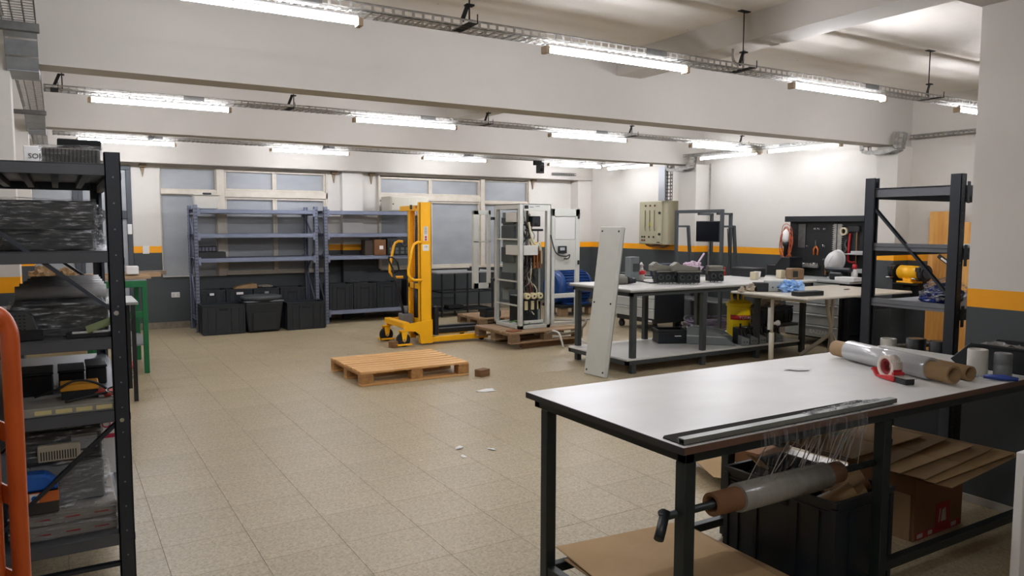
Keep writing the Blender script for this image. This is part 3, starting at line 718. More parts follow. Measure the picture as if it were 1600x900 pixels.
# ================================================================ PALLETS AND STACKER
def pallet(label, loc, X, Y, n, mx, my, rz=0, old=False, group='wooden pallets'):
    """long top planks along x, cross boards along y, nine blocks, three bottom planks along x"""
    r = thing('wooden_pallet', label, 'pallet', loc, rz, group); rnd = random.Random(int(X*100+Y*10+loc[0]*10))
    pw = Y/n*.79
    for k in range(n):
        y = (k+.5)*Y/n; j = rnd.uniform(-.006, .006)
        ww_ = pw*(1.1 if k in (0, n-1) else rnd.uniform(.93, 1.03))
        y = max(ww_/2, min(Y-ww_/2, y))
        o = obj('plank', MB().box(j, X+j, -ww_/2, ww_/2, 0, .022), mx, r, .002); o.location = (0, y, .122+rnd.uniform(-.001, .001)); o.rotation_euler = (0, 0, rnd.uniform(-.004, .004))
    for x in (.0, X/2-.06, X-.12): obj('cross_board', MB().box(x, x+.12, 0, Y, .1, .121), my, r, .002)
    for x in (.0, X/2-.065, X-.13):
        for y in (.0, Y/2-.05, Y-.1): obj('block', MB().box(x, x+.13, y, y+.1, .022, .1), my, r, .003)
    for y in (0, Y/2-.05, Y-.1): obj('bottom_plank', MB().box(0, X, y, y+.1, 0, .022), mx, r, .002)
    return r
pallet('clean light wooden pallet alone on the open floor', (2.52, 7.08, 0), 1.2, .98, 8, PWOOD, PWOODY, rz=-.005)
p2 = pallet('weathered wooden pallet carrying the open switchgear cabinet', (4.93, 8.2, .075), 1.15, .95, 7, OWOOD, OWOODY, rz=.03)
for y in (.1, .8): tag(obj('timber_beam', MB().box(0, .9, 0, .1, 0, .072), BLOCKW, bevel=.004), ['dark timber bearer under the front edge of the weathered pallet', 'dark timber bearer under the back edge of the weathered pallet'][y > .5], 'beam', None, (5.15, 8.18+y*.9, 0), .05)
pallet('wooden pallet behind the cabinet with a black open bin on it', (5.62, 10.3, 0), 1.0, .8, 6, OWOOD, OWOODY, rz=0)
def block(label, loc, sx, sy, sz, rz): return tag(obj('wood_block', MB().box(-sx/2, sx/2, -sy/2, sy/2, 0, sz), BLOCKW, bevel=.004), label, 'wood block', 'loose wooden blocks', loc, rz)
block('dark wooden block on the floor right of the clean pallet', (3.82, 6.96, 0), .14, .1, .075, .35)
block('wooden block wedged under the rear caster of the yellow stacker', (3.74, 9.2, 0), .14, .1, .08, .45)
tag(obj('plank_scrap', MB().box(-.09, .09, -.06, .06, 0, .012), mat('reddish_scrap', '#8f5535', .7), bevel=.002), 'reddish wood scrap on the front left corner of the weathered pallet', 'wood scrap', None, (5.06, 8.36, .222), .2)

st = thing('pallet_stacker', 'yellow hand pallet stacker with tall mast and forks to the right', 'stacker', (4.18, 9.17, 0))
# near mast leg (x -.09..+.09), far mast leg at y .68
obj('mast_upright', MB().box(-.085, .085, 0, .012, .03, 1.9).box(-.085, -.07, 0, .07, .03, 1.9).box(.07, .085, 0, .07, .03, 1.9), YEL, st, .004)
obj('mast_upright', MB().box(-.04, .05, .5, .512, .03, 1.86).box(-.04, -.028, .44, .512, .03, 1.86).box(.038, .05, .44, .512, .03, 1.86), YEL, st, .004)
obj('top_crossbar', MB().box(-.06, -.045, .0, .74, 1.79, 1.86).box(-.06, .03, .0, .6, 1.85, 1.86), YEL, st, .004)
obj('emblem', MB().box(-.064, -.06, .3, .37, 1.81, 1.87), BLACKM, st)
obj('bolt_head', MB().cyl((-.07, .16, 1.84), (-.06, .16, 1.84), .02, 10), mat('amber_knob', '#c06a10', .4), st)
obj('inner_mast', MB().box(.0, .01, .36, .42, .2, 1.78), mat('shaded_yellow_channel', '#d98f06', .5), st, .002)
obj('mid_crossbar', MB().box(-.04, .02, .01, .5, .74, .81), YEL, st, .004)
obj('mast_brace', MB().box(-.05, .03, .01, .5, .26, .34), YEL, st, .004)
m = MB().cyl((0, .3, .1), (0, .3, .9), .045, 14).cyl((0, .3, .9), (0, .3, 1.72), .022, 10)
obj('hydraulic_ram', m, BLACK, st)
chm = MB()
for k in range(56): chm.box(-.014, .014, .235 if k % 2 else .238, .262 if k % 2 else .259, .32+k*.025, .32+k*.025+.018)
obj('lift_chain', chm, mat('chain_grey', '#4b4844', .5, .5), st)['kind'] = 'stuff'
gm = MB()
for k in range(7): gm.box(-.02, -.016, .09+.035*k, .094+.035*k, .85, 1.7)
for k in range(28): gm.box(-.02, -.016, .09, .3, .86+.03*k, .864+.03*k)
obj('mesh_guard', gm, STEELD, st)['kind'] = 'stuff'
# grab handles (rounded loops on the left side)
for y, nm in ((-.01, 0), (.64, 1)):
    pts = [(-.06, y, 1.37), (-.12, y, 1.375), (-.17, y, 1.35), (-.195, y, 1.3), (-.255, y, 1.02), (-.255, y, .95), (-.22, y, .9), (-.17, y, .875), (-.06, y, .872)]
    obj('grab_handle', MB().tube(pts, .018, 10), YEL, st)
# tiller
obj('tiller', MB().tube([(-.16, .33, .3), (-.22, .33, .55), (-.29, .33, .84), (-.33, .33, .95)], .02, 8), BLACK, st)
obj('tiller_grip', MB().tube([(-.33, .33, .95), (-.27, .27, 1.0), (-.3, .25, 1.1), (-.34, .25, 1.15), (-.36, .3, 1.17), (-.36, .4, 1.17), (-.35, .43, 1.12), (-.3, .41, 1.0), (-.33, .34, .95)], .012, 8), BLACK, st)
# chassis arm and swivel casters
obj('chassis_plate', MB().prism([(-.3, .2), (-.33, .24), (-.28, .3), (-.08, .32), (.09, .34), (.09, .02), (-.08, .02), (-.1, .14), (-.16, .19), (-.24, .2)], -.014, -.001, 'y'), YEL, st, .004); obj('chassis_plate', MB().prism([(-.3, .2), (-.28, .3), (-.08, .32), (-.08, .2)], .66, .675, 'y'), YEL, st, .004)
obj('rear_bridge', MB().box(-.33, -.24, .0, .67, .24, .32), YEL, st, .01)
obj('pump_body', MB().box(-.22, -.08, .24, .44, .2, .4).cyl((-.15, .34, .4), (-.15, .34, .5), .04, 12), mat('pump_grey', '#6f7174', .5), st, .01)
for y in (.02, .62):
    c = obj('caster_fork', MB().prism([(-.37, .21), (-.28, .21), (-.3, .08), (-.325, .06), (-.35, .08)], y-.05, y-.042, 'y').prism([(-.37, .21), (-.28, .21), (-.3, .08), (-.325, .06), (-.35, .08)], y+.042, y+.05, 'y').box(-.37, -.28, y-.05, y+.05, .2, .215), YEL, st, .002)
    obj('caster_wheel', MB().cyl((-.325, y-.03, .09), (-.325, y+.03, .09), .09, 20), RUB, c)
    obj('foot_guard', MB().box(-.43, -.22, y-.065, y-.055, .02, .045).box(-.43, -.22, y+.055, y+.065, .02, .045).box(-.43, -.42, y-.065, y+.065, .02, .045), YEL, c, .002)
    obj('axle_nut', MB().cyl((-.325, y-.06, .09), (-.325, y-.05, .09), .016, 8), CHROME, c)
for y in (.0, .6): obj('outrigger_leg', MB().box(.08, .95, y, y+.08, .03, .1), YEL, st, .006)
for y in (.0, .6): obj('load_roller', MB().cyl((.86, y+.02, .04), (.86, y+.06, .04), .038, 12), RUB, st)
for y in (.16, .44): obj('fork', MB().box(.1, 1.0, y, y+.1, .115, .18).box(.1, .14, y, y+.1, .115, .5), BLACK, st, .006)
obj('fork_carriage', MB().box(.085, .14, .08, .62, .16, .24).box(.085, .14, .08, .62, .42, .5).box(.14, .2, .03, .12, .115, .5).prism([(.14, .16), (.26, .18), (.22, .24), (.24, .5), (.14, .52)], .13, .16, 'y'), BLACK, st, .006)
lab = obj('warning_label', MB().box(-.03, .03, -.003, 0, 1.39, 1.58), PAPER, st)
for k in range(9): obj('print_line', MB().box(-.02, .02, -.0042, -.003, 1.57-.011*k, 1.574-.011*k), mat('label_ink', '#5a5a60', .6), lab)
obj('print_mark', MB().cyl((0, -.0042, 1.44), (0, -.003, 1.44), .016, 12).box(-.016, .016, -.0042, -.003, 1.395, 1.42), mat('label_red', '#b0364a', .6), lab)
l2 = obj('rating_label', MB().box(-.045, .045, -.003, 0, 1.26, 1.34), PAPER, st)
text('print_text', 'CE', .035, TY(0, -.0035, 1.31), BLACKM, l2)

# ================================================================ SWITCHGEAR CABINET
cab = thing('switchgear_cabinet', 'open light grey switchgear cabinet frame full of wiring on the weathered pallet', 'cabinet', (5.2, 8.45, .222), .0)
Hc, Wc, Dc = 1.66, .49, .68; pt = .06
for x, y in ((0, 0), (Wc-pt, 0), (0, Dc-pt), (Wc-pt, Dc-pt)):
    obj('corner_post', MB().box(x, x+pt, y, y+.004, 0, Hc).box(x, x+.004, y, y+pt, 0, Hc).box(x+pt-.012, x+pt, y, y+pt*.8, 0, Hc).box(x, x+pt*.8, y+pt-.012, y+pt, 0, Hc), CABG, cab, .003)
obj('base_frame', MB().box(0, Wc, 0, .05, -.0, .045).box(0, Wc, Dc-.05, Dc, 0, .045).box(0, .05, 0, Dc, 0, .045).box(Wc-.05, Wc, 0, Dc, 0, .045).box(.05, Wc-.05, .05, Dc-.05, .01, .014), CABG, cab, .003)
obj('top_frame', MB().box(0, Wc, 0, Dc, Hc-.012, Hc).box(pt, Wc-pt, 0, .004, Hc-.09, Hc).box(0, .004, pt, Dc-pt, Hc-.07, Hc).box(pt, Wc-pt, Dc-.004, Dc, Hc-.07, Hc), CABG, cab, .002)
obj('nameplate', MB().box(pt+.01, pt+.07, -.003, 0, Hc-.065, Hc-.02), BLACKM, cab)
obj('nameplate_text', MB().box(pt+.09, pt+.15, -.002, 0, Hc-.048, Hc-.04).box(pt+.18, pt+.25, -.002, 0, Hc-.035, Hc-.028), mat('label_ink', '#5a5a60'), cab)
for z in (.62, 1.18, .3): obj('cross_rail', MB().box(.005, .02, pt, Dc-pt, z, z+.02), CABG, cab)
MDG = mat('mid_grey_duct', '#6f7672', .5)
obj('back_plate', MB().box(.1, .12, Dc-.2, Dc-.06, .35, 1.55).box(Wc-.13, Wc-.1, .1, Dc-.1, .06, .9), mat('grey_back_plate', '#7e837f', .5), cab)
obj('busbar_duct', MB().box(.06, .1, .15, Dc-.15, .5, 1.55), MDG, cab, .003)
for z, h in ((1.3, .17), (.98, .2), (.62, .22), (1.5, .08)):
    obj('breaker_chassis', MB().box(.02, .07, .2, Dc-.16, z-.1, z-.1+h), mat('dark_slate', '#3a403f', .45), cab, .004)
for z in (1.42, .98): obj('cover_block', MB().box(.005, .3 if z < 1 else .1, .1 if z > 1 else .02, Dc-.3, z, z+.13), mat('offwhite_cover', '#c9c8c0', .5), cab, .006)
def wire(pts, r, m, par, nm='cable'): return obj(nm, MB().tube(pts, r, 6), m, par)
def spl(P, n=6):
    P = [Vector(p) for p in P]; out = []
    for i in range(len(P)-1):
        p0, p1, p2, p3 = P[max(i-1, 0)], P[i], P[i+1], P[min(i+2, len(P)-1)]
        for k in range(n):
            t = k/n; out.append(.5*((2*p1)+(-p0+p2)*t+(2*p0-5*p1+4*p2-p3)*t*t+(-p0+3*p1-3*p2+p3)*t**3))
    return out+[P[-1]]
rn = random.Random(3)
cols = [BLACK, BLACK, mat('red_wire', '#7c2a22', .5), mat('grey_wire', '#8d8d88', .5), mat('brown_wire', '#4c3325', .5), mat('cream_wire', '#cfc7a8', .5)]
for k in range(20):
    x = rn.uniform(.16, .3); zt_ = rn.uniform(1.0, 1.55); zb_ = rn.uniform(.2, .5)
    P = [(x, .1+rn.uniform(0, .2), zt_)]
    z = zt_
    while z > zb_:
        z -= rn.uniform(.1, .22); P.append((x+rn.uniform(-.05, .07), .08+rn.uniform(0, .22), z))
    wire(spl(P, 4), rn.choice((.006, .008, .01)), cols[k % 6], cab)
wire(spl([(.2, .1, 1.42), (.24, .08, 1.2), (.3, .08, 1.12), (.36, .08, 1.14), (.4, .1, 1.0), (.4, .1, .86)]), .016, mat('cream_wire', '#cfc7a8'), cab)
wire(spl([(.22, .1, 1.2), (.28, .07, 1.05), (.33, .06, 1.12), (.37, .08, 1.04)]), .013, mat('cream_wire', '#cfc7a8'), cab)
obj('black_actuator', MB().box(.23, .36, .05, .2, 1.36, 1.5).cyl((.295, .03, 1.4), (.295, .06, 1.4), .03, 10).box(.15, .44, .1, .13, 1.3, 1.33), BLACK, cab, .01)
obj('support_rod', MB().cyl((.21, .15, .1), (.21, .15, 1.6), .012, 8).cyl((.36, .12, .3), (.36, .12, 1.3), .01, 8), STEELD, cab)
bb = obj('busbar_support', MB().box(.24, .42, .1, .2, .88, 1.0), BLACKM, cab, .004)
for k in range(3): obj('copper_bar', MB().box(.27+.05*k, .29+.05*k, .08, .1, .8, 1.08), mat('copper', '#b5713c', .35, .8), bb)
obj('power_unit', MB().box(.14, .42, .12, .5, .05, .42), BLACK, cab, .008)
for k in range(3):
    f = obj('contactor_head', MB().cyl((.17+.1*k, .06, .43), (.17+.1*k, .14, .43), .045, 8), mat('cream_plastic', '#d8cba0', .5), cab, .004)
    obj('contact_plate', MB().box(.145+.1*k, .195+.1*k, .1, .115, .24, .36), mat('cream_plastic', '#d8cba0'), f, .004)
    obj('screw', MB().cyl((.17+.1*k, .05, .43), (.17+.1*k, .06, .43), .012, 8), BLACKM, f)
obj('terminal_strip', MB().box(.12, .42, .06, .1, .06, .1), CABG, cab, .003)
obj('earth_wire', MB().tube(spl([(.03, .3, .06), (.08, .2, .09), (.14, .1, .06), (.2, .05, .07)]), .008, 6), mat('green_wire', '#5d8f3a', .5), cab)
# swung-out door on the right
dr = obj('door', MB().box(.51, .97, .0, .03, 1.36-.06+.2, 1.6).box(.51, .555, 0, .03, 0.02, 1.6).box(.9, .97, 0, .03, .02, 1.6).box(.555, .9, 0, .03, .77, 1.18).box(.555, .9, 0, .03, .39, .45).box(.555, .9, 0, .03, .02, .06).box(.555, .9, .015, .025, 1.18, 1.5), CABG, cab, .003)
obj('door_window', MB().box(.56, .89, .004, .014, 1.19, 1.49), mat('pale_window_sheet', '#d3d1cc', .4), dr)
for z in (1.47, .84, .1): obj('hinge', MB().box(.93, .955, -.02, 0, z, z+.06), BLACK, dr, .004)
obj('meter', MB().box(.6, .73, -.04, 0, 1.0, 1.1), BLACK, dr, .006); obj('meter_display', MB().box(.615, .69, -.043, -.04, 1.04, 1.08), mat('lcd_grey', '#a9afb3', .3), dr)
obj('cable_loop', MB().tube(spl([(.48, -.01, 1.25), (.53, -.03, 1.05), (.6, -.03, .98), (.72, -.03, .96), (.78, -.03, .98), (.76, -.03, .93), (.69, -.03, .93)]), .008, 6), BLACK, dr)
# left swung-out side frame
sd = obj('side_frame', MB().box(-.07, -.03, .72, .78, 0.5, 1.58).box(-.3, -.22, .72, .78, .5, 1.58).box(-.3, -.03, .72, .75, 1.52, 1.58).box(-.3, -.03, .72, .75, 1.14, 1.16).box(-.3, -.03, .72, .74, .5, .58), CABG, cab, .004)
for z in (.6, 1.45): obj('hinge', MB().box(-.035, .005, .66, .74, z, z+.04), BLACK, sd, .003)
# strapping and cable bundle
tag(obj('strapping', MB().tube(spl([(5.5, 8.12, .23), (5.57, 8.08, .2), (5.6, 8.05, .1), (5.62, 8.04, .01)]), .016, 4), PAPER), 'white strap hanging over the front of the weathered pallet', 'strap')
tag(obj('strapping', MB().tube(spl([(5.9, 8.16, .12), (5.95, 8.08, .07), (6.05, 8.03, .01)]), .012, 4), PAPER), 'white strap end at the right foot of the weathered pallet', 'strap')
cb_ = MB()
for k in range(3): cb_.tube(spl([(5.45+.02*k, 8.17-.012*k, .19+.012*k), (5.7, 8.14-.012*k, .16+.01*k), (5.95, 8.13, .2+.01*k), (6.1, 8.2, .3+.01*k), (6.08, 8.4, .3)]), .012, 6)
tag(obj('cable_bundle', cb_, mat('dusty_cable', '#8c8272', .7)), 'dusty cable bundle trailing off the right side of the weathered pallet', 'cable')
tag(obj('open_bin', MB().box(-.14, .14, -.1, .1, 0, .01).box(-.14, -.13, -.1, .1, .01, .13).box(.13, .14, -.1, .1, .01, .1).box(-.14, .14, .09, .1, .01, .13).box(-.14, .14, -.1, -.09, .01, .1), BLACK, bevel=.004), 'black open-front bin on the pallet behind the cabinet', 'bin', None, (5.88, 10.45, .146))
# floor litter
for i, (x, y, s) in enumerate(((3.5, 6.3, .1), (2.42, 4.75, .04), (2.35, 4.55, .03), (2.6, 4.6, .03), (2.06, 4.62, .012))):
    tag(obj('paper_scrap', MB().blob((0, 0, .006), s, i, 2, .5, (1, .5, .1), 2), PAPER), ['white film scrap on the floor right of the clean pallet', 'crumpled white scrap on open floor, left of a group of three', 'small white scrap on open floor, nearest of a group of three', 'small white scrap on open floor, right of a group of three', 'tiny white pellet alone on the open floor'][i], 'scrap', 'paper scraps on the floor', (x, y, 0), .7*i)

# motor
mo = thing('electric_motor', 'large blue finned electric motor on a dolly behind the leaning panel', 'motor', (7.95, 10.9, .2))
mo.location = (7.9, 11.1, .2)
m = MB().cyl((-.35, 0, .3), (.3, 0, .3), .27, 28); obj('motor_body', m, BLUE, mo)
fm_ = MB()
for k in range(28):
    a = 2*PI*k/28; c_, s_ = math.cos(a), math.sin(a)
    M = Matrix.Translation((0, 0, .3)) @ Matrix.Rotation(a, 4, 'X')
    fm_.box(-.28, .24, -.005, .005, .265, .305, M)
obj('cooling_fins', fm_, BLUE, mo)['kind'] = 'stuff'
obj('end_bell', MB().cyl((.24, 0, .3), (.34, 0, .3), .3, 28, .22), BLUE, mo); 
obj('fan_cowl', MB().cyl((-.42, 0, .3), (-.28, 0, .3), .25, 28, .3), BLUE, mo)
obj('shaft', MB().cyl((.34, 0, .3), (.5, 0, .3), .04, 12), CHROME, mo)
obj('terminal_box', MB().box(-.02, .18, -.36, -.24, .22, .4), BLUE, mo, .01); obj('motor_foot', MB().box(-.25, .25, -.25, .25, 0, .035), BLUE, mo, .005)
obj('lifting_eye', MB().tube([(.0, .035*math.cos(t), .63+.035*math.sin(t)) for t in [2*PI*i/12 for i in range(12)]], .008, 6, True), BLUE, mo)
dl = thing('motor_dolly', 'low wooden dolly under the blue motor', 'dolly', (7.9, 11.1, 0))
obj('deck', MB().box(-.4, .4, -.3, .3, .15, .2), BLACKM, dl, .004); 
for x, y in ((-.3, -.2), (.3, -.2), (-.3, .2), (.3, .2)): obj('support_block', MB().box(x-.08, x+.08, y-.06, y+.06, 0, .15), OWOOD, dl, .004)
tag(obj('floor_hose', MB().tube(spl([(7.0, 10.6, .015), (7.4, 10.3, .015), (7.9, 10.25, .015), (8.5, 10.5, .015), (8.7, 10.9, .015)]), .014, 6), mat('pale_hose', '#a9a39b', .6)), 'pale hose lying on the floor before the blue motor', 'hose')

# small black table behind the stacker
sm_ = thing('side_table', 'black tubular table with grey top against the wall under the right window', 'table', (5.65, 11.75, 0))
obj('table_top', MB().box(-.12, 1.05, -.08, .6, .765, .79), mat('grey_table_top', '#8b8d8c', .5), sm_, .004)
for x in (0, .5, 1.0):
    for y in (0, .5): obj('leg', MB().box(x, x+.025, y, y+.025, 0, .765), BLACK, sm_)
for z in (.42, .1): obj('rail', MB().box(0, 1.02, 0, .02, z, z+.025).box(0, 1.02, .5, .52, z, z+.025).box(0, .02, 0, .52, z, z+.025).box(1.0, 1.02, 0, .52, z, z+.025), BLACK, sm_)
obj('shelf', MB().box(.02, 1.0, .02, .5, .1, .11), BLACKM, sm_)
tag(obj('tool_case', MB().box(-.15, .15, -.1, .1, 0, .06), BLACKM, bevel=.01), 'low black case on the bottom shelf of the tubular table', 'case', None, (6.0, 11.98, .126))
tag(obj('spray_can', MB().lathe([(.02, 0), (.02, .05), (.01, .06), (0, .07)], 12), RED), 'small red-topped can at the foot of the tubular table', 'can', None, (5.98, 11.62, 0))
tag(obj('black_device', MB().box(-.1, .1, -.06, .06, 0, .05).box(-.06, .0, -.04, .04, .05, .075), BLACK, bevel=.006), 'flat black device on the grey top of the tubular table', 'device', None, (6.35, 11.9, .79))

# ================================================================ LEANING PANEL
pn = thing('leaning_board', 'tall pale grey steel panel leaning against the end of the long bench', 'panel', (4.855, 6.36, 0), 0, None, 0, .115)
pn.rotation_euler = (0, .135, .17-.33)
pn.rotation_euler = (0, .14, .1)
pn.location = (4.86, 6.2, 0.004)
obj('panel_sheet', MB().box(0, .05, 0, .32, 0, 1.6), CABG, pn, .006)
obj('panel_edge', MB().box(.05, .062, .004, .316, .006, 1.594), mat('mid_grey_edge', '#84867f', .5), pn, .002)
for y, z in ((.03, 1.55), (.28, 1.55), (.03, .78), (.28, .78), (.03, .05), (.28, .05)):
    obj('grommet', MB().cyl((-.004, y, z), (0, y, z), .011, 12), BLACKM, pn, .001)

# ================================================================ LONG BENCH (far)
lb = thing('work_bench', 'long white-topped steel bench with a lower shelf, cabinet panel leaning at its end', 'bench', (5.2, 6.2, 0))
L_, D_ = 3.05, 1.12
obj('bench_top', MB().box(0, L_, 0, D_, .895, .92), TOPW, lb, .004); obj('top_edge', MB().box(-.003, L_+.003, -.003, D_+.003, .888, .905), mat('grey_edge_band', '#8a8a85', .5), lb)
obj('top_frame', MB().box(.03, L_-.03, .03, .07, .84, .888).box(.03, L_-.03, D_-.07, D_-.03, .84, .888).box(.03, .07, .03, D_-.03, .84, .888).box(L_-.07, L_-.03, .03, D_-.03, .84, .888), mat('dark_grey_bench_steel', '#3a3f40', .5), lb, .002)
DGB = mat('dark_grey_bench_steel', '#3a3f40')
for x in (.06, 1.1, 2.0, 2.84):
    for y in (.03, D_-.09): obj('leg', MB().box(x, x+.06, y, y+.06, 0, .84), DGB, lb, .003)
obj('shelf_frame', MB().box(-.02, 2.78, .02, .06, .1, .145).box(-.02, 2.78, D_-.06, D_-.02, .1, .145).box(-.02, .02, .02, D_-.02, .1, .145).box(2.74, 2.78, .02, D_-.02, .1, .145), DGB, lb, .002)
obj('lower_shelf', MB().box(-.02, 2.78, .02, D_-.02, .146, .168), TOPW, lb, .003)
# crate shelf hung at the right end
obj('mid_shelf', MB().box(2.6, 3.1, .3, D_-.1, .3, .33), DGB, lb, .003)
crate('black crate full of gloves on the mid shelf under the long bench', (8.07, 6.8, .332), .5, .4, .22)
gl = tag(obj('glove_pile', MB().blob((0, 0, .02), .14, 2, 3, .35, (1.2, .8, .5)).blob((.1, .0, .07), .06, 5, 2, .3, (.6, .6, 1.6)).blob((-.2, 0, .02), .06, 9, 2, .3), mat('pinkish_grey_glove', '#b7aca2', .8)), 'heap of pale work gloves on top of the black crate', 'gloves', None, (8.05, 6.75, .57))
# contactor modules on the bench
def module(x, y, n, lab, rz=0):
    r = thing('contactor_module', lab, 'module', (x, y, .92), rz, 'contactor modules on the long bench'); w_ = .09*n
    obj('black_poles', MB().box(-w_/2, w_/2, -.07, .07, .015, .14), BLACK, r, .006)
    for k in range(n):
        obj('pole_ring', MB().pipe((-w_/2+.045+.09*k, -.085, .08), (-w_/2+.045+.09*k, -.07, .08), .032, .02, 14), mat('dark_slate', '#3a403f'), r)
        for dx in (-.025, .025): obj('pin', MB().cyl((-w_/2+.045+.09*k+dx, -.05, 0), (-w_/2+.045+.09*k+dx, -.05, .015), .006, 6), CHROME, r)
    obj('top_plate', MB().box(-w_/2-.01, w_/2+.01, -.09, .09, .14, .155), mat('olive_grey_cover', '#77756a', .5), r, .003)
    if n > 2: obj('cover_housing', MB().prism([(-w_/2-.06, .155), (w_/2-.02, .155), (w_/2-.03, .2), (w_/2-.1, .21), (-w_/2+.03, .23), (-w_/2-.0, .26), (-w_/2-.06, .22)], -.06, .07, 'y'), mat('olive_grey_cover', '#77756a'), r, .006)
    else: obj('cover_housing', MB().box(-w_/2+.0, w_/2, -.04, .06, .155, .2), mat('olive_grey_cover', '#77756a'), r, .01)
    for s_ in (-1, 1): obj('side_clip', MB().box(s_*(w_/2+.01)-.004, s_*(w_/2+.01)+.004, -.03, .03, .1, .2), STEELD, r, .002)
module(6.12, 6.66, 3, 'black contactor module with grey cover, left of three on the long bench', -.4)
module(6.30, 6.5, 3, 'black contactor module with grey cover, middle of three on the long bench', -.4)
module(6.80, 6.55, 2, 'small black contactor module, right of three on the long bench', -.4)
for nm, m_, M_ in (): pass
gnd = thing('grinder_tool', 'olive electric hand tool with black nose at the left end of the bench', 'tool', (5.55, 6.85, .92), -.3)
obj('tool_body', MB().box(-.12, .12, -.05, .05, 0, .09), mat('olive_tool', '#66655a', .5), gnd, .03, seg=3); obj('tool_nose', MB().cyl((.12, 0, .045), (.22, 0, .04), .045, 14, .03), BLACK, gnd)
obj('tool_cord', MB().tube(spl([(.22, 0, .04), (.3, .02, .03), (.4, 0, .012), (.55, .05, .01)]), .008, 6), BLACK, gnd)
ms = thing('motor_starter', 'grey upright switch block with white insulator and red ring behind the leaning panel', 'switchgear', (6.05, 7.15, .92), 0)
obj('switch_block', MB().box(-.1, .03, -.06, .06, 0, .3), mat('blue_grey_block', '#6d7576', .5), ms, .006); obj('front_plate', MB().box(-.07, .03, -.066, -.06, .12, .22), mat('dark_slate', '#3a403f'), ms, .002)
obj('insulator', MB().lathe([(.03, .0), (.045, .12), (.05, .16), (.045, .2), (.03, .22), (.02, .3), (.035, .31), (.02, .33), (.01, .37)], 14, (.11, 0, 0), M=Matrix.Diagonal((1, 1, .62, 1))), mat('grey_insulator', '#b9b5ac', .4), ms)
obj('red_ring', MB().lathe([(.052, .13), (.058, .16), (.058, .19), (.05, .21)], 14, (.11, 0, 0), M=Matrix.Diagonal((1, 1, .62, 1))), RED, ms)
bl = thing('drill_case', 'dark blue open tool case behind the contactor modules', 'case', (6.65, 7.15, .92), 0)
obj('case_base', MB().box(-.22, .22, -.12, .12, 0, .07), mat('navy_plastic', '#1d2440', .5), bl, .015); obj('case_lid', MB().box(-.24, .2, .1, .13, .05, .2), mat('navy_plastic', '#1d2440'), bl, .01); obj('foam_edge', MB().box(-.2, .2, -.1, .1, .07, .085), mat('pale_grey_plastic', '#a9abab'), bl, .005)
tag(obj('rag', MB().blob((0, 0, .06), .1, 7, 4, .22, (1.4, .8, .7), 3.5).cyl((.1, 0, .12), (.2, 0, .23), .012, 6), mat('pink_rag', '#b98fb0', .8, var='#e2d6de', vs=18)), 'crumpled pink and white printed rag behind the contactor modules', 'rag', None, (6.62, 6.75, 1.03))
tag(obj('black_stand', MB().box(-.06, .06, -.05, .05, 0, .12), BLACKM, bevel=.01), 'small black stand under the pink rag', 'stand', None, (6.62, 6.78, .92))
rt = thing('staple_gun', 'red hand tool on the rig shelf beyond the bench', 'tool', (8.35, 8.1, .83), 0)
obj('tool_body', MB().box(-.06, .1, -.09, .07, 0, .12), RED, rt, .03, seg=3); obj('tool_head', MB().box(.08, .13, -.16, -.1, .03, .16), RED, rt, .01)
# right part of the bench
def smallbox(nm, lab, cat, loc, s_, m_, rz=0, b=.006): return tag(obj(nm, MB().box(-s_[0]/2, s_[0]/2, -s_[1]/2, s_[1]/2, 0, s_[2]), m_, bevel=b), lab, cat, None, loc, rz)
CRM = mat('cream_plastic', '#d8cba0')
smallbox('relay', 'cream relay block on the long bench, left of the white cup', 'component', (7.55, 6.6, .92), (.08, .08, .1), mat('ivory_plastic', '#cfc4a8', .5), .3)
tag(obj('cup', MB().lathe([(.035, 0), (.045, .09), (.04, .09), (.03, .01), (0, .01)], 16), PAPER), 'white cup-like spool on the long bench between two relay blocks', 'spool', None, (7.78, 6.75, .92))
smallbox('relay', 'cream relay block on the long bench beside the brown terminal box', 'component', (8.05, 6.6, .92), (.08, .1, .11), mat('ivory_plastic', '#cfc4a8'), -.2)
bx_ = thing('terminal_box', 'brown metal terminal box with a dark window at the right end of the long bench', 'box', (8.1, 6.42, .92), -.35)
obj('box_body', MB().box(-.09, .09, -.07, .07, 0, .14), mat('bronze_paint', '#7d6248', .45), bx_, .01); obj('window', MB().box(-.07, -.0, -.074, -.07, .03, .11), mat('dark_olive_window', '#2c3027', .3), bx_, .003)
bn2 = thing('storage_bin', 'black stackable open bin at the left end of the pegboard bench', 'bin', (8.95, 7.28, .9), -PI/2)
obj('bin_body', MB().prism([(-.2, 0), (.2, 0), (.2, .26), (.05, .26), (-.05, .14), (-.2, .14)], -.14, .14, 'y'), BLACK, bn2, .006); obj('bin_lip', MB().box(-.21, -.19, -.14, .14, .13, .15), mat('dark_grey_plastic', '#33373a'), bn2, .003)
tag(obj('black_cover', MB().box(-.12, .12, -.2, .2, 0, .12), BLACK, bevel=.012), 'black moulded tray in front of the stackable bin on the long bench', 'tray', None, (8.0, 7.1, .92))

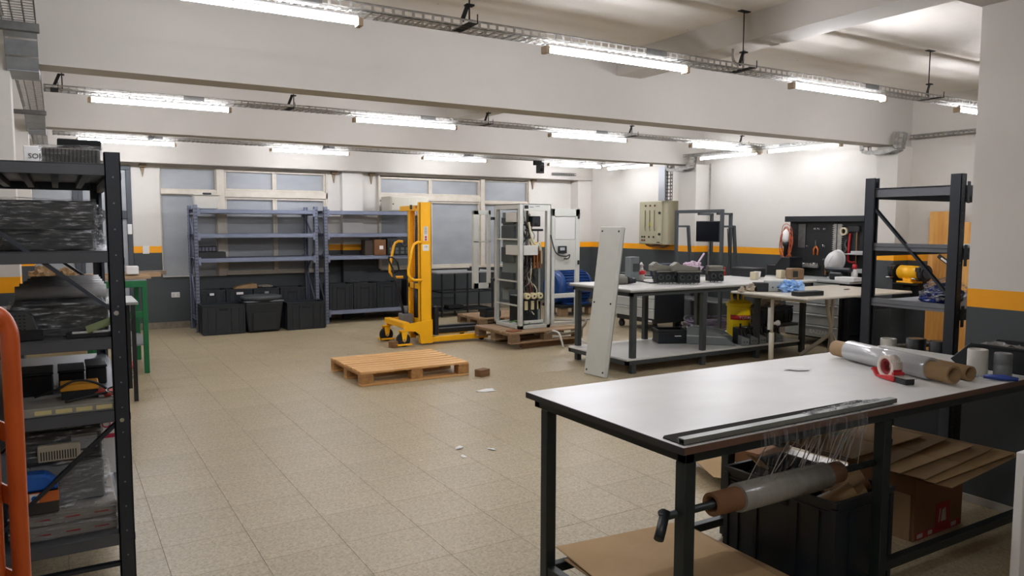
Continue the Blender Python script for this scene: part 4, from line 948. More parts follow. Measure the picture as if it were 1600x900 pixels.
# things on the lower shelf
cr = crate('small black open box on the lower shelf of the long bench', (6.42, 6.9, .169), .38, .28, .17, rz=-.45, ribs=False)
obj('paper_label', MB().box(.02, .1, -.128-.012, -.125-.012, .09, .1), PAPER, cr)
GDUCT = mat('grey_painted_shroud', '#7b8180', .45, var='#727877', vs=4)
for i, (x, y, rz, lab) in enumerate(((6.75, 6.55, -.75, 'long grey sheet-metal shroud with a slanted end, front of the lower shelf'), (6.95, 6.68, -.62, 'second grey sheet-metal shroud lying just behind the front one'))):
    d = thing('metal_shroud', lab, 'shroud', (x, y, .169), rz, 'grey shrouds on the lower shelf')
    obj('shroud_shell', MB().prism([(-.28, 0), (.3, 0), (.12, .14), (.0, .17), (-.28, .2)], -.09, .09, 'y'), GDUCT, d, .008); obj('shroud_fold', MB().prism([(-.28, .1), (.2, .09), (.12, .105), (-.28, .115)], -.096, -.09, 'y'), mat('pale_fold', '#b4b8b4', .4), d)
for i in range(5):
    d = thing('pole_cover', ['dark pole cover with grey wedge, first from the left on the lower shelf', 'dark pole cover with grey wedge, second from the left on the lower shelf', 'dark pole cover with grey wedge, third from the left on the lower shelf', 'dark pole cover with grey wedge, fourth from the left on the lower shelf', 'dark pole cover with grey wedge, rightmost on the lower shelf'][i], 'cover', (7.06+.15*i, 6.36, .169), -.35, 'pole covers on the lower shelf')
    obj('wedge', MB().prism([(-.05, 0), (.05, 0), (.05, .08), (-.05, .12)], -.14, -.03, 'y'), GDUCT, d, .004); obj('black_frame', MB().box(-.05, .05, -.05, .1, .0, .2), BLACK, d, .006)
    for s_ in (-.02, .02): obj('rail_strip', MB().bar((s_, -.145, .04), (s_, -.03, .2), .012, .01), STEELD, d)
    obj('top_stud', MB().cyl((0, .0, .2), (0, 0, .25), .012, 8), BLACKM, d)
cpm = MB(); rn = random.Random(9)
for k in range(14):
    p = Vector((rn.uniform(-.2, .25), rn.uniform(-.08, .15), rn.uniform(.02, .2))); cpm.bar(p, p+Vector((rn.uniform(-.1, .1), rn.uniform(-.05, .05), rn.uniform(.02, .12))), .03, .012)
tag(obj('fitting_pile', cpm, mat('dark_fitting', '#3d4143', .4, .3)), 'pile of dark metal fittings behind the pole covers', 'fittings', None, (7.85, 6.7, .17))['kind'] = 'stuff'
# yellow pressure tank
ct = thing('pressure_tank', 'yellow cylindrical dust-extractor tank with a red band label on the lower shelf', 'tank', (7.52, 7.1, .17))
ct.location = (7.47, 6.76, .17); ct.scale = (1.1, 1.1, 1.0)
obj('tank_body', MB().lathe([(.0, 0), (.13, 0), (.135, .02), (.135, .4), (.13, .45), (.11, .48), (0, .485)], 30), YELT, ct)
obj('tank_collar', MB().lathe([(.137, .4), (.148, .41), (.148, .45), (.137, .46)], 30), YELT, ct)
obj('tank_handle', MB().tube(spl([(-.11, 0, .48), (-.13, 0, .56), (-.09, -.0, .6), (-.05, 0, .58)]), .014, 8).tube(spl([(-.02, 0, .48), (-.02, 0, .56), (.02, 0, .58), (.06, 0, .56), (.06, 0, .48)]), .012, 8), YELT, ct)
obj('valve', MB().cyl((.03, .05, .48), (.03, .05, .56), .03, 12).cyl((-.1, .04, .54), (0, .04, .54), .02, 10), BLACK, ct)
lbn = obj('band_label', MB().lathe([(.1362, .24), (.137, .24), (.137, .3), (.1362, .3)], 40), RED, ct)
bm = bmesh.new(); bm.from_mesh(lbn.data); bmesh.ops.delete(bm, geom=[v for v in bm.verts if v.co.y > .02 or v.co.x > .06], context='VERTS'); bm.to_mesh(lbn.data); bm.free()
t_ = text('label_text', 'TORRE', .05, Matrix.Translation((-.045, -.1405, .27)) @ Euler((PI/2, 0, -.35)).to_matrix().to_4x4(), PAPER, ct, .001)
obj('side_hose', MB().tube(spl([(.06, -.15, .0), (.07, -.16, .2), (.07, -.15, .38), (.04, -.13, .42)]), .02, 8), STEELD, ct)

# ================================================================ TRESTLE TABLE
CRT = mat('cream_trestle_paint', '#c6bda9', .5)
tb = thing('trestle_table', 'pale laminate table on cream trestle legs in front of the drawer cabinet', 'table', (6.65, 5.1, 0))
obj('table_top', MB().box(0, 1.85, 0, 1.05, .83, .85), mat('cream_laminate', '#d8cfbf', .35, var='#cfc5b3', vs=3), tb, .004)
obj('top_edge', MB().box(-.002, 1.852, -.002, 1.052, .826, .834), mat('grey_edge_band', '#8a8a85'), tb)
for x in (.12, 1.15):
    tr = obj('trestle', MB().box(x-.02, x+.02, .12, .95, .79, .826), CRT, tb, .004)
    if x < 1:
        obj('trestle_post', MB().cyl((x, .55, 0), (x, .55, .42), .028, 12).cyl((x, .55, .42), (x, .55, .79), .018, 12), CRT, tr)
        obj('trestle_foot', MB().box(x-.02, x+.02, .3, .8, 0, .03), CRT, tr, .004)
        obj('clamp_plate', MB().box(x-.05, x-.01, .53, .57, .45, .7), CABG, tr, .004); obj('clamp_knob', MB().cyl((x+.02, .55, .52), (x+.09, .55, .52), .016, 10).cyl((x+.09, .55, .52), (x+.11, .55, .52), .03, 12), PAPER, tr)
    else:
        obj('trestle_post', MB().tube([(x-.1, .55, .79), (x-.07, .55, .62), (x, .55, .45), (x, .55, .3)], .022, 10).cyl((x+.02, .55, .8), (x+.02, .55, .42), .018, 10), CRT, tr)
        obj('trestle_foot', MB().bar((x, .55, .33), (x-.24, .3, .02), .045, .03).bar((x, .55, .33), (x+.2, .72, .02), .045, .03).bar((x, .55, .33), (x+.07, .35, .02), .04, .03).bar((x, .55, .33), (x-.02, .95, .02), .04, .03), CRT, tr, .004)
        obj('gusset_plate', MB().prism([(x-.2, .05), (x-.0, .05), (x-.0, .26)], .5, .506, 'y').prism([(x+.02, .28), (x+.17, .06), (x+.05, .04)], .56, .566, 'y'), CRT, tr)
# things on the trestle table
dv = thing('test_device', 'grey instrument with black finned side on the trestle table', 'device', (7.0, 5.92, .85), -.5)
obj('device_body', MB().box(-.02, .2, -.08, .08, 0, .12), mat('pale_device_grey', '#a5a8a6', .45), dv, .008); obj('heat_sink', MB().box(-.15, -.02, -.08, .08, 0, .1), BLACKM, dv, .003)
for k in range(5): obj('fin', MB().box(-.15, -.02, -.085, -.08, .012+.018*k, .02+.018*k), mat('dark_grey_plastic', '#33373a'), dv)
for k in range(3): obj('button', MB().cyl((.03+.06*k, -.085, .05), (.03+.06*k, -.08, .05), .008, 8), BLACKM, dv)
tag(obj('plastic_bag', MB().blob((0, 0, .05), .13, 11, 4, .28, (1.3, .8, .6), 4), mat('translucent_blue_bag', '#6fa3df', .3, var='#a6c8ee', vs=14)), 'crumpled blue plastic bag on the trestle table', 'bag', None, (7.2, 5.75, .85))
smallbox('black_tray', 'flat black tray on the front edge of the trestle table', 'tray', (6.93, 5.32, .851), (.36, .12, .05), BLACK, -.1)
tag(obj('component_pile', MB().blob((0, 0, .02), .05, 1, 2, .5).blob((.09, .03, .03), .045, 2, 2, .5).blob((-.07, .05, .02), .035, 3, 2, .5).box(-.18, -.1, -.02, .02, 0, .02).box(.12, .2, .03, .08, 0, .03), mat('mixed_cream_parts', '#b8a88e', .6, var='#8e8474', vs=30)), 'small heap of cream parts at the left corner of the trestle table', 'parts', None, (6.8, 6.0, .852))['kind'] = 'stuff'
smallbox('metal_scrap', 'tiny steel clip lying on the right of the trestle table', 'scrap', (8.0, 5.6, .851), (.1, .03, .006), STEELD, .2, 0)

# ================================================================ ROLLER CABINET BEYOND THE BENCH
def cabinet_drawers(r, x, y0, y1, zs, fm, gap=.008, lip=True):
    for a, b in zs:
        d = obj('drawer', MB().box(x-.02, x, y0+.01, y1-.01, a+gap/2, b-gap/2), fm, r, .003)
        if lip: obj('pull_lip', MB().box(x-.03, x-.018, y0+.012, y1-.012, b-gap/2-.022, b-gap/2-.008), mat('pale_drawer_lip', '#c4c7c4', .35, .2), d, .002)
DRW = mat('silver_grey_drawer', '#b9bcb8', .4, var='#b0b3af', vs=3)
rc = thing('tool_cabinet', 'black roller cabinet with silver drawers seen under the left part of the long bench', 'cabinet', (7.62, 8.52, 0))
obj('cabinet_body', MB().box(0, .6, 0, .9, .13, .86), BLACK, rc, .008)
cabinet_drawers(rc, 0, 0, .9, ((.2, .35), (.35, .5), (.5, .64), (.64, .74), (.74, .84)), DRW)
obj('brand_plate', MB().box(-.004, 0, .06, .22, .145, .175), PAPER, rc)
for x, y in ((.06, .06), (.54, .06), (.06, .84), (.54, .84)): obj('caster', MB().cyl((x-.02, y, .055), (x+.02, y, .055), .055, 16).box(x-.03, x+.03, y-.02, y+.02, .09, .13), RUB, rc)
# coiled purple cable
cm = MB(); rn = random.Random(5)
for k in range(9):
    R_ = rn.uniform(.24, .36); cx, cy = rn.uniform(-.05, .05), rn.uniform(-.05, .05)
    cm.tube([(cx+R_*1.3*math.cos(t), cy+R_*math.sin(t), .015+.022*k+.02*math.sin(3*t+k)) for t in [2*PI*i/36 for i in range(36)]], .012, 6, True)
tag(obj('cable_coil', cm, mat('lilac_cable', '#6d5a7a', .5, var='#8d8794', vs=6)), 'lilac electric cable coil on the floor behind the long bench', 'cable', None, (8.5, 8.3, .0))
# test rig with monitor
rg = thing('test_rig', 'dark steel test frame with monitor and side shelves behind the long bench', 'test rig', (8.28, 7.85, 0))
DG2 = mat('dark_grey_rig_steel', '#43484a', .45)
obj('front_frame', MB().box(0, .04, 0, .05, 0, 1.84).box(0, .04, .94, .99, 0, 1.84).box(0, .04, .05, .94, 1.79, 1.84), DG2, rg, .003)
for y in (.0, .94):
    obj('side_strut', MB().bar((.04, y+.02, 1.59), (.27, y+.02, 1.59), .03, .03).bar((.26, y+.02, 1.6), (.42, y+.02, .02), .04, .04, (1, 0, 0)), DG2, rg)
for y in (.12, .5): obj('monitor_post', MB().box(.3, .34, y, y+.04, 0.8, 1.79), DG2, rg)
obj('cross_tie', MB().box(.04, .34, .12, .16, 1.76, 1.79).box(.04, .34, .5, .54, 1.76, 1.79), DG2, rg)
for z in (.8, .46): obj('rig_shelf', MB().box(.0, .5, .0, .98, z, z+.025), mat('grey_rig_shelf', '#7f8380', .5), rg, .003)
mn_ = thing('monitor', 'flat black monitor hanging in the test frame', 'monitor', (8.36, 8.2, 1.515), 0)
obj('bezel', MB().box(-.02, .03, -.24, .24, -.155, .155), BLACK, mn_, .006); obj('screen', MB().box(-.023, -.02, -.225, .225, -.14, .14), mat('dark_screen', '#10131a', .15), mn_); obj('mount', MB().box(.03, .22, -.06, .0, -.05, .05), BLACKM, mn_)
for k in range(2): tag(obj('cable', MB().tube(spl([(8.4, 8.2-.34*k, 1.36+.2*k), (8.42, 8.2-.36*k, 1.1), (8.38, 8.16-.33*k, .95), (8.4, 8.1-.3*k, .84)]), .008, 6), BLACK), ['black cable hanging from the underside of the monitor', 'black cable looping down the near post of the test frame'][k], 'cable')

# electric panel on right wall
ep = thing('distribution_box', 'beige electric distribution panel on the right wall with three slot handles', 'electric panel', (9.298, 9.94, 1.27), 0)
BEI = mat('beige_panel_paint', '#b7b195', .45)
obj('panel_box', MB().box(-.27, 0, -.13, .6, 0, .76), BEI, ep, .005); obj('panel_door', MB().box(-.29, -.27, 0, .59, .01, .75), BEI, ep, .005)
for y in (.42, .3, .18): obj('pilot_light', MB().cyl((-.3, y, .68), (-.29, y, .68), .018, 10), mat('dark_red_lamp', '#5d2320', .4), ep)
for y in (.43, .31, .19): obj('slot_handle', MB().box(-.298, -.29, y-.008, y+.008, .3, .6).bar((-.3, y, .3), (-.33, y-.05, .24), .02, .008), mat('olive_slot', '#6d6a4c', .5), ep)
for y, z in ((.5, .13), (.44, .13), (.32, .13), (.2, .13), (.5, .07), (.44, .07)): obj('push_button', MB().cyl((-.305, y, z), (-.29, y, z), .016, 10), BLACKM if z > .1 else mat('dark_red_lamp', '#5d2320'), ep)
for z in (.55, .18): obj('latch', MB().cyl((-.31, .05, z), (-.29, .05, z), .022, 10), BLACKM, ep)
obj('warning_triangle', MB().prism([(.26, .33), (.34, .33), (.3, .4)], -.294, -.2905, 'x'), mat('warning_yellow', '#d8cb30', .5), ep)
obj('wire_bundle', MB().tube(spl([(-.2, .5, 0), (-.2, .4, -.03), (-.2, .2, -.02), (-.2, .05, -.04), (-.15, -.05, 0)]), .02, 8), CARDD, ep)
obj('maker_plate', MB().box(-.293, -.29, .04, .12, .03, .045), BLACKM, ep)

# ================================================================ PEGBOARD BENCH
pb = thing('pegboard_bench', 'black workshop bench with pegboard back panel along the right wall', 'bench', (8.62, 5.0, 0))
obj('bench_top', MB().box(0, .64, 1.0, 2.45, .86, .89), mat('grey_bench_top', '#a3a5a2', .5), pb, .004)
obj('back_panel', MB().box(.6, .62, 1.0, 2.42, .89, 1.72), mat('pegboard_black', '#17191b', .6), pb, .003)
pg = MB()
for i in range(24, 58):
    for j in range(17): pg.box(.5985, .6, .06+.04*i, .066+.04*i, .95+.04*j, .956+.04*j)
obj('peg_holes', pg, mat('hole_dark', '#060707', .8), pb)['kind'] = 'stuff'
obj('lamp_hood', MB().box(.5, .62, .98, 2.44, 1.66, 1.74), BLACK, pb, .004)
for y in (1.62,): obj('panel_divider', MB().box(.585, .6, y, y+.015, .89, 1.68), BLACK, pb)
obj('drawer_case', MB().box(.05, .62, 1.14, 2.0, .1, .86), BLACK, pb, .004)
cabinet_drawers(pb, .05, 1.16, 2.0, ((.12, .28), (.28, .43), (.43, .57), (.57, .7), (.7, .85)), DRW)
text('maker_name', 'BAZZARINI', .075, TX(.026, 1.4, .19), PAPER, pb, .001)
obj('side_rail', MB().box(.1, .6, 1.125, 1.14, .16, .17), CHROME, pb)
for y in (1.02, 2.38): obj('leg', MB().box(.03, .09, y, y+.06, 0, .86), BLACK, pb, .003)
# hanging tools (x about 9.2 is the board face at 9.218)
BX = 9.218
def hang(nm, lab, cat, mb, m_, y, z, bev=0): return tag(obj(nm, mb, m_, bevel=bev), lab, cat, None, (BX, y, z))
wl = thing('work_lamp', 'white caged work lamp with coiled orange cord hung on the pegboard', 'lamp', (BX-.12, 7.38, 1.35))
obj('lamp_body', MB().lathe([(.02, -.2), (.035, -.18), (.035, -.05), (.05, -.03), (.05, .02)], 14), BLACK, wl); obj('lamp_shade', MB().lathe([(.05, .02), (.055, .06), (.05, .17), (.02, .2), (0, .2)], 14), PAPER, wl)
cm = MB()
for k in range(8):
    R_ = .085+.0075*k; cm.tube([(.0+.02*math.sin(3*t+k), .004*(k%3)+R_*.8*math.cos(t), .02*math.sin(2*k)+1.9*R_*math.sin(t)) for t in [2*PI*i/30 for i in range(30)]], .0045, 6, True)
cm.tube(spl([(0, -.08, -.16), (0, -.13, -.3), (0, -.16, -.46), (-.05, -.2, -.46)]), .007, 6)
obj('orange_cord', cm, mat('orange_cord', '#c4603a', .5), wl)
hang('grey_panel', 'grey perforated plate hung at the left end of the pegboard', 'plate', MB().box(-.012, -.002, -.06, .06, -.17, .17), STEELD, 7.2, 1.46)
pl = thing('pliers', 'orange-handled pliers hung on the pegboard', 'pliers', (BX-.01, 6.96, 1.3))
obj('jaws', MB().cyl((0, 0, .0), (0, .005, .1), .012, 8, .005), STEELD, pl); obj('handles', MB().tube([(0, .0, .02), (0, .035, -.03), (0, .03, -.11)], .01, 6).tube([(0, .0, .02), (0, -.035, -.03), (0, -.03, -.11)], .01, 6), mat('orange_grip', '#e0762a', .5), pl)
for i, (y, z) in enumerate(((7.1, 1.31), (6.83, 1.32), (6.98, 1.56), (6.92, 1.56), (6.83, 1.56), (6.2, 1.56), (6.08, 1.56), (6.97, 1.07))):
    hang('peg_hook', ['chromed hook left of the orange pliers', 'chromed hook right of the orange pliers', 'chromed hook at the top of the pegboard, first of three above the pliers', 'chromed hook at the top of the pegboard, second of three above the pliers', 'chromed hook at the top of the pegboard, third of three above the pliers', 'chromed hook right of the hacksaw top, first of two', 'chromed hook right of the hacksaw top, second of two', 'chromed hook just over the rack of drill bits'][i], 'hook', MB().cyl((-.03, 0, 0), (0, 0, 0), .006, 6).cyl((-.035, 0, -.012), (-.03, 0, .02), .006, 6).box(-.004, 0, -.012, .012, -.012, .012), CHROME, y, z)['group'] = 'pegboard hooks'
ws = MB().box(-.012, -.002, -.06, .06, -.23, .23)
for k in range(16):
    for s_ in (-1, 1): ws.prism([(s_*.06, -.22+.028*k), (s_*.085, -.21+.028*k), (s_*.06, -.2+.028*k)], -.012, -.002, 'x')
hang('saw_blade', 'wide toothed grey plate hung in the middle of the pegboard', 'plate', ws, STEEL, 6.62, 1.4)
hang('tape_roll', 'cream tape roll hung at the top of the pegboard beside the toothed plate', 'tape', MB().pipe((-.06, 0, 0), (-.01, 0, 0), .055, .035, 20), mat('cream_tape', '#cfc4a4', .5), 6.5, 1.53)
hs = thing('hacksaw', 'red and brown framed hacksaw hung on the pegboard', 'saw', (BX-.02, 6.38, 1.3))
obj('frame_bar', MB().tube(spl([(0, .04, .2), (0, .05, .05), (0, .055, -.12), (0, .05, -.17), (0, .0, -.19), (0, -.06, -.18)]), .014, 8), RED, hs); obj('blade', MB().box(-.004, .004, -.07, -.055, -.2, .26), mat('brown_blade', '#8a6a42', .4, .4), hs); obj('handle', MB().box(-.02, .01, -.1, .07, .22, .31), BLACK, hs, .01)
hang('gloves_hook', 'dark small spring clip hung between tape roll and hacksaw', 'clip', MB().tube(spl([(-.02, 0, .08), (-.02, .02, .02), (-.02, -.01, -.04), (-.02, .02, -.09)]), .012, 6), STEELD, 6.47, 1.33)
hh = thing('hard_hat', 'white hard hat hung on the pegboard', 'helmet', (BX-.13, 6.54, 1.12), 0)
obj('hat_shell', MB().lathe([(.125, 0), (.128, .03), (.12, .08), (.095, .12), (.05, .145), (0, .15)], 28, sy=1.02, M=Matrix.Rotation(-PI/2, 4, 'Y') @ Matrix.Rotation(.25, 4, 'Z')), mat('white_glossy_plastic', '#dad9d6', .3), hh)
obj('hat_brim', MB().lathe([(.125, .0), (.14, -.004), (.14, .004), (.125, .008)], 28, sy=1.05, M=Matrix.Rotation(-PI/2, 4, 'Y') @ Matrix.Rotation(.25, 4, 'Z')), mat('white_glossy_plastic', '#dad9d6'), hh)
obj('hat_ridge', MB().tube([(-.152*math.cos(a), 0, .128*math.sin(a)) for a in [-1.2+.24*i for i in range(11)]], .01, 6), mat('white_glossy_plastic', '#dad9d6'), hh)
hh.scale = (1.0, .92, 1.2); hh.rotation_euler = (.45, 0, 0)
hm = thing('hammer', 'wood-handled hammer hanging under the small hooks', 'hammer', (BX-.02, 6.78, 1.0))
obj('handle', MB().tube([(0, 0, .12), (0, 0, -.08)], .013, 8), mat('hammer_wood', '#b77a35', .5), hm); obj('head', MB().box(-.015, .015, -.05, .05, .12, .145), STEELD, hm, .004)
bt = thing('bit_rack', 'grey rack of drill bits on the left of the pegboard', 'rack', (BX-.03, 7.06, 1.03))
obj('holder', MB().box(-.02, .02, -.17, .17, -.02, .02), STEEL, bt, .003)
for k in range(12): obj('drill_bit', MB().cyl((0, -.15+.027*k, -.02), (0, -.15+.027*k, .045), .006, 6), CHROME, bt)
for i, (z, lab) in enumerate(((1.22, 'white shallow tray shelf high on the right part of the pegboard'), (.98, 'white shallow tray shelf low on the right part of the pegboard'))):
    hang('pegboard_tray', lab, 'tray', MB().box(-.14, -.005, -.3, .12, 0, .012).box(-.14, -.005, -.3, .02, .012, .05), mat('pale_grey_tray', '#b9bab8', .5), 6.3, z, .004)
tag(obj('marker', MB().box(-.04, .04, -.12, .12, 0, .02), PAPER, bevel=.004), 'white flat file lying on the pegboard bench under the hard hat', 'file', None, (9.05, 6.5, .891))
tag(obj('vise', MB().box(-.08, .08, -.1, .1, 0, .1).box(-.04, .04, -.2, .2, .1, .16), BLACK, bevel=.02), 'black bench vise on the pegboard bench', 'vise', None, (8.9, 6.36, .891))
gbo = thing('glue_bottle', 'white bottle with a red cap on the pegboard bench near the rack post', 'bottle', (8.95, 6.16, .891)); obj('bottle_body', MB().lathe([(.04, 0), (.04, .12), (.03, .14), (.02, .15)], 14), PAPER, gbo)
obj('bottle_cap', MB().lathe([(.03, .151), (.03, .2), (.02, .21), (0, .21)], 12), RED, gbo)
tag(obj('paper_stack', MB().box(-.1, .1, -.14, .14, 0, .05), PAPER, bevel=.004), 'stack of white boxes on the pegboard bench right of the vise', 'box', None, (8.85, 5.75, .891) and (8.78, 6.12, .891))

# bench grinder on its bracket
bg = thing('bench_grinder', 'yellow bench grinder with two black guarded wheels', 'grinder', (8.98, 5.43, .905), PI/2-.15)
obj('motor_housing', MB().cyl((-.12, 0, .13), (.12, 0, .13), .085, 20).cyl((-.15, 0, .13), (-.12, 0, .13), .06, 18, .085).cyl((.12, 0, .13), (.15, 0, .13), .085, 18, .06), YEL, bg); obj('grinder_base', MB().box(-.12, .12, -.09, .09, 0, .02).box(-.06, .06, -.05, .05, .02, .08), YEL, bg, .008)
for s_ in (-1, 1):
    obj('wheel_guard', MB().cyl((s_*.17, 0, .13), (s_*.24, 0, .13), .1, 22), BLACK, bg, .005); obj('grinding_wheel', MB().cyl((s_*.24, 0, .13), (s_*.25, 0, .13), .07, 20), mat('grinding_stone', '#3c3c3c', .8), bg)
    obj('tool_rest', MB().box(s_*.18-.03, s_*.18+.03, .1, .16, .06, .07), CHROME, bg, .003); obj('spark_guard', MB().box(s_*.2-.03, s_*.2+.03, .09, .12, .15, .2), BLACK, bg, .004)
gp = thing('grinder_bracket', 'dark wall bracket carrying the yellow bench grinder', 'bracket', (8.98, 5.48, 0))
gp.location = (9.0, 5.43, 0)
obj('mount_plate', MB().box(-.12, .12, -.16, .16, .89, .905), BLACKM, gp); obj('wall_arm', MB().box(.0, .295, -.12, -.09, .84, .89).box(.0, .295, .09, .12, .84, .89), BLACKM, gp); obj('wall_plate', MB().box(.28, .298, -.16, .16, .7, .9), BLACKM, gp)

# plywood boards
for i, (x, y, w_, h_, lab) in enumerate(((9.2, 4.93, .4, 1.78, 'tall plywood board standing against the right wall, seen through the dark rack'), (9.0, 4.62, .3, 1.65, 'narrower plywood board half hidden behind the near post of the dark rack'))):
    tag(obj('plywood_board', MB().box(-.02, .0, 0, w_, 0, h_), PLY, bevel=.002), lab, 'board', 'plywood boards at the right wall', (x, y, 0))
bk = thing('handle_bar', 'black handled lever leaning on the tall plywood board', 'handle', (9.12, 4.95, 1.2))
obj('bar', MB().bar((0, .22, .05), (0, -.3, -.3), .05, .03), BLACK, bk, .01); obj('grip_slot', MB().bar((-.02, .17, .02), (-.02, .02, -.08), .02, .01), PAPER, bk)

# rack content on the right: film bag and rolls
bgm = MB().blob((0, 0, .06), .1, 4, 4, .12, (1.3, 1.0, .7), 2.6).blob((-.06, .05, .03), .06, 8, 3, .12, (1, 1.4, .5), 3)
fb = thing('parcel_bag', 'heap of blue and clear plastic packaging on the dark rack', 'bag', (4.9, 2.72, 1.101))
obj('blue_packaging', bgm, mat('blue_packaging', '#263a86', .25, var='#15183a', vs=9, st=(1, 1, 3)), fb); obj('clear_film', MB().blob((-.0, -.0, .08), .115, 14, 4, .13, (1.25, 1.1, .75), 4), FILM, fb)

# ================================================================ PACKING TABLE (foreground)
pt_ = thing('packing_table', 'large white-topped packing table with dark steel frame in the foreground', 'table', (1.742, 1.795, 0))
TL, TD = 2.6, .975
obj('table_top', MB().box(0, TL, 0, TD, .846, .87), TOPW, pt_, .002)
obj('edge_band', MB().box(-.002, TL, -.002, 0, .844, .869).box(-.002, TL, TD, TD+.002, .844, .869).box(TL, TL+.002, 0, TD, .844, .869), BROWN, pt_)
obj('edge_band', MB().box(-.003, 0, -.002, TD+.002, .844, .869), mat('dark_edge_band', '#2c2a28', .5), pt_)
obj('top_frame', MB().box(.03, TL-.03, .02, .06, .805, .844).box(.03, TL-.03, TD-.06, TD-.02, .805, .844).box(.03, .07, .02, TD-.02, .805, .844).box(TL-.07, TL-.03, .02, TD-.02, .805, .844).box(1.24, 1.28, .06, TD-.06, .805, .844), BENCHF, pt_, .002)
for x in (.03, 1.14, TL-.1):
    for y in (.02, TD-.12): obj('leg', MB().box(x, x+.05, y, y+.05, 0.01, .805), BENCHF, pt_, .003)
    for y in (.045, TD-.095): obj('leg_foot', MB().cyl((x+.025, y, 0), (x+.025, y, .012), .022, 10), BLACKM, pt_)
obj('lower_rail', MB().box(1.19, TL-.1, .025, .065, .15, .19), BENCHF, pt_, .002)
for z in (.07,):
    obj('lower_rail', MB().box(.08, TL-.1, TD-.115, TD-.075, z, z+.04), BENCHF, pt_, .002)
    for x in (.035, 1.145): obj('lower_rail', MB().box(x, x+.04, .07, TD-.12, z, z+.04), BENCHF, pt_, .002)
# film cutter rails on the front edge
cu = thing('film_cutter', 'dark mat with an aluminium cutting rail along the front edge of the packing table', 'cutter', (1.757, 1.797, .871)); cu.scale = (.955, .96, 1)
obj('rubber_mat', MB().prism([(0, .015), (0, .12), (.02, .135), (1.13, .13), (1.19, .1), (1.22, .015)], 0, .004, 'z'), mat('dark_rubber_mat', '#2c2926', .95, spec=.1), cu)
obj('aluminium_rail', MB().box(.0, 1.24, .01, .014, .004, .022).box(0, 1.24, .014, .04, .018, .022).box(0, 1.24, .04, .044, .004, .022), mat('dull_aluminium', '#878a83', .35, .6), cu)
obj('cutting_wire', MB().box(.0, 1.25, .047, .05, .004, .016), STEELD, cu)
# film roll on its bar under the table
fr = thing('film_roll', 'stretch-film roll on a steel crank bar slung under the packing table front', 'film roll', (0, 0, 0))
fr.location = (1.742, 1.86, .618)
obj('axle_bar', MB().cyl((-.02, 0, 0), (1.22, 0, 0), .014, 12), BENCHF, fr)
obj('crank_handle', MB().tube([(-.02, 0, 0), (-.02, 0, .0), (-.03, -.0, .02)], .016, 10).tube([(-.015, -.0, .02), (-.05, -.02, -.03), (-.075, -.035, -.055)], .017, 12), BLACK, fr)
obj('cardboard_core', MB().pipe((.2, 0, 0), (.91, 0, 0), .042, .03, 26), CARDD, fr)
obj('film_layer', MB().pipe((.33, 0, 0), (.82, 0, 0), .052, .042, 26), mat('grey_stretch_film', '#8f8b83', .18, var='#7b776f', vs=5, st=(3, 1, 1), bump=.3, bs=14), fr)
obj('wire_hook', MB().tube(spl([(1.21, -.01, .0), (1.23, -.0, .05), (1.26, .0, .08), (1.25, .0, .04), (1.22, 0, .01)]), .004, 6), BLACK, fr)
# hanging film strands: a thin sheet from cutter to the roll
sh = MB(); N = 44; rn = random.Random(2); prev = None
for i in range(N+1):
    x = .36+.62*i/N; col = []
    for j, (y, z) in enumerate(((1.81, .875), (1.785, .865), (1.78, .8), (1.8, .72), (1.84, .668))):
        col.append(sh.bm.verts.new((1.742+x+.012*math.sin(i*1.9+j), y+.012*math.sin(i*.9+j*.6), z)))
    if prev:
        for j in range(4): sh.bm.faces.new((prev[j], prev[j+1], col[j+1], col[j])).smooth = True
    prev = col
tag(obj('film_curtain', sh, wrap_mat('curtain_film', .22, '#dfe0e0', (16, 3, 1))), 'thin torn stretch film hanging from the cutting rail to the crank roll', 'film')
stn = MB()
for k in range(22):
    x0 = 1.742+rn.uniform(.48, 1.04); dx = rn.uniform(-.14, .02); y0 = 1.81+rn.uniform(0, .03)
    stn.tube(spl([(x0, y0, .84), (x0+dx*.4, y0+.02, .78), (x0+dx, y0+.05, .62+rn.uniform(-.03, .06))], 4), .0018, 4)
tag(obj('film_strands', stn, mat('film_strand', '#9a958b', .3)), 'stringy strands of stretch film hanging behind the front edge', 'film')['kind'] = 'stuff'
tag(obj('film_snips', MB().blob((0, 0, .004), .12, 3, 3, .5, (1.6, .12, .08), 6), FILMD), 'crumpled clear film stuck on the cutting rail', 'film', None, (2.6, 1.825, .892))

# on the table top
r1 = thing('film_roll', 'large clear stretch-film roll with long brown core lying on the packing table', 'film roll', (3.7019, 2.6449, 0.926), 0)
ax = Vector((-.215, -.8, 0)).normalized(); ang = math.atan2(ax.y, ax.x); r1.rotation_euler = (0, 0, ang)
obj('cardboard_core', MB().pipe((0, 0, -.004), (.79, 0, -.004), .043, .033, 28), CARD, r1)
obj('film_layer', MB().pipe((.11, 0, 0), (.66, 0, 0), .054, .043, 32), mat('clear_white_film', '#c2c2c1', .12, var='#a9a9a9', vs=4, st=(.6, 3, 3), bump=.25, bs=8), r1)
r2 = thing('film_roll', 'brown cardboard core lying behind the large film roll', 'film roll', (3.8489, 2.5406, 0.9061), ang)
obj('cardboard_core', MB().pipe((0, 0, 0), (.66, 0, 0), .036, .03, 24), CARD, r2)
tp = thing('tape_dispenser', 'red tape dispenser holding a white and red printed tape roll', 'tape dispenser', (3.4318, 2.1804, 0.871), -1.9)
tp.location = (3.3844, 2.1235, 0.871)
obj('tape_roll', MB().pipe((0, -.026, .062), (0, .026, .062), .055, .04, 30), mat('white_tape', '#cbbdb0', .35), tp)
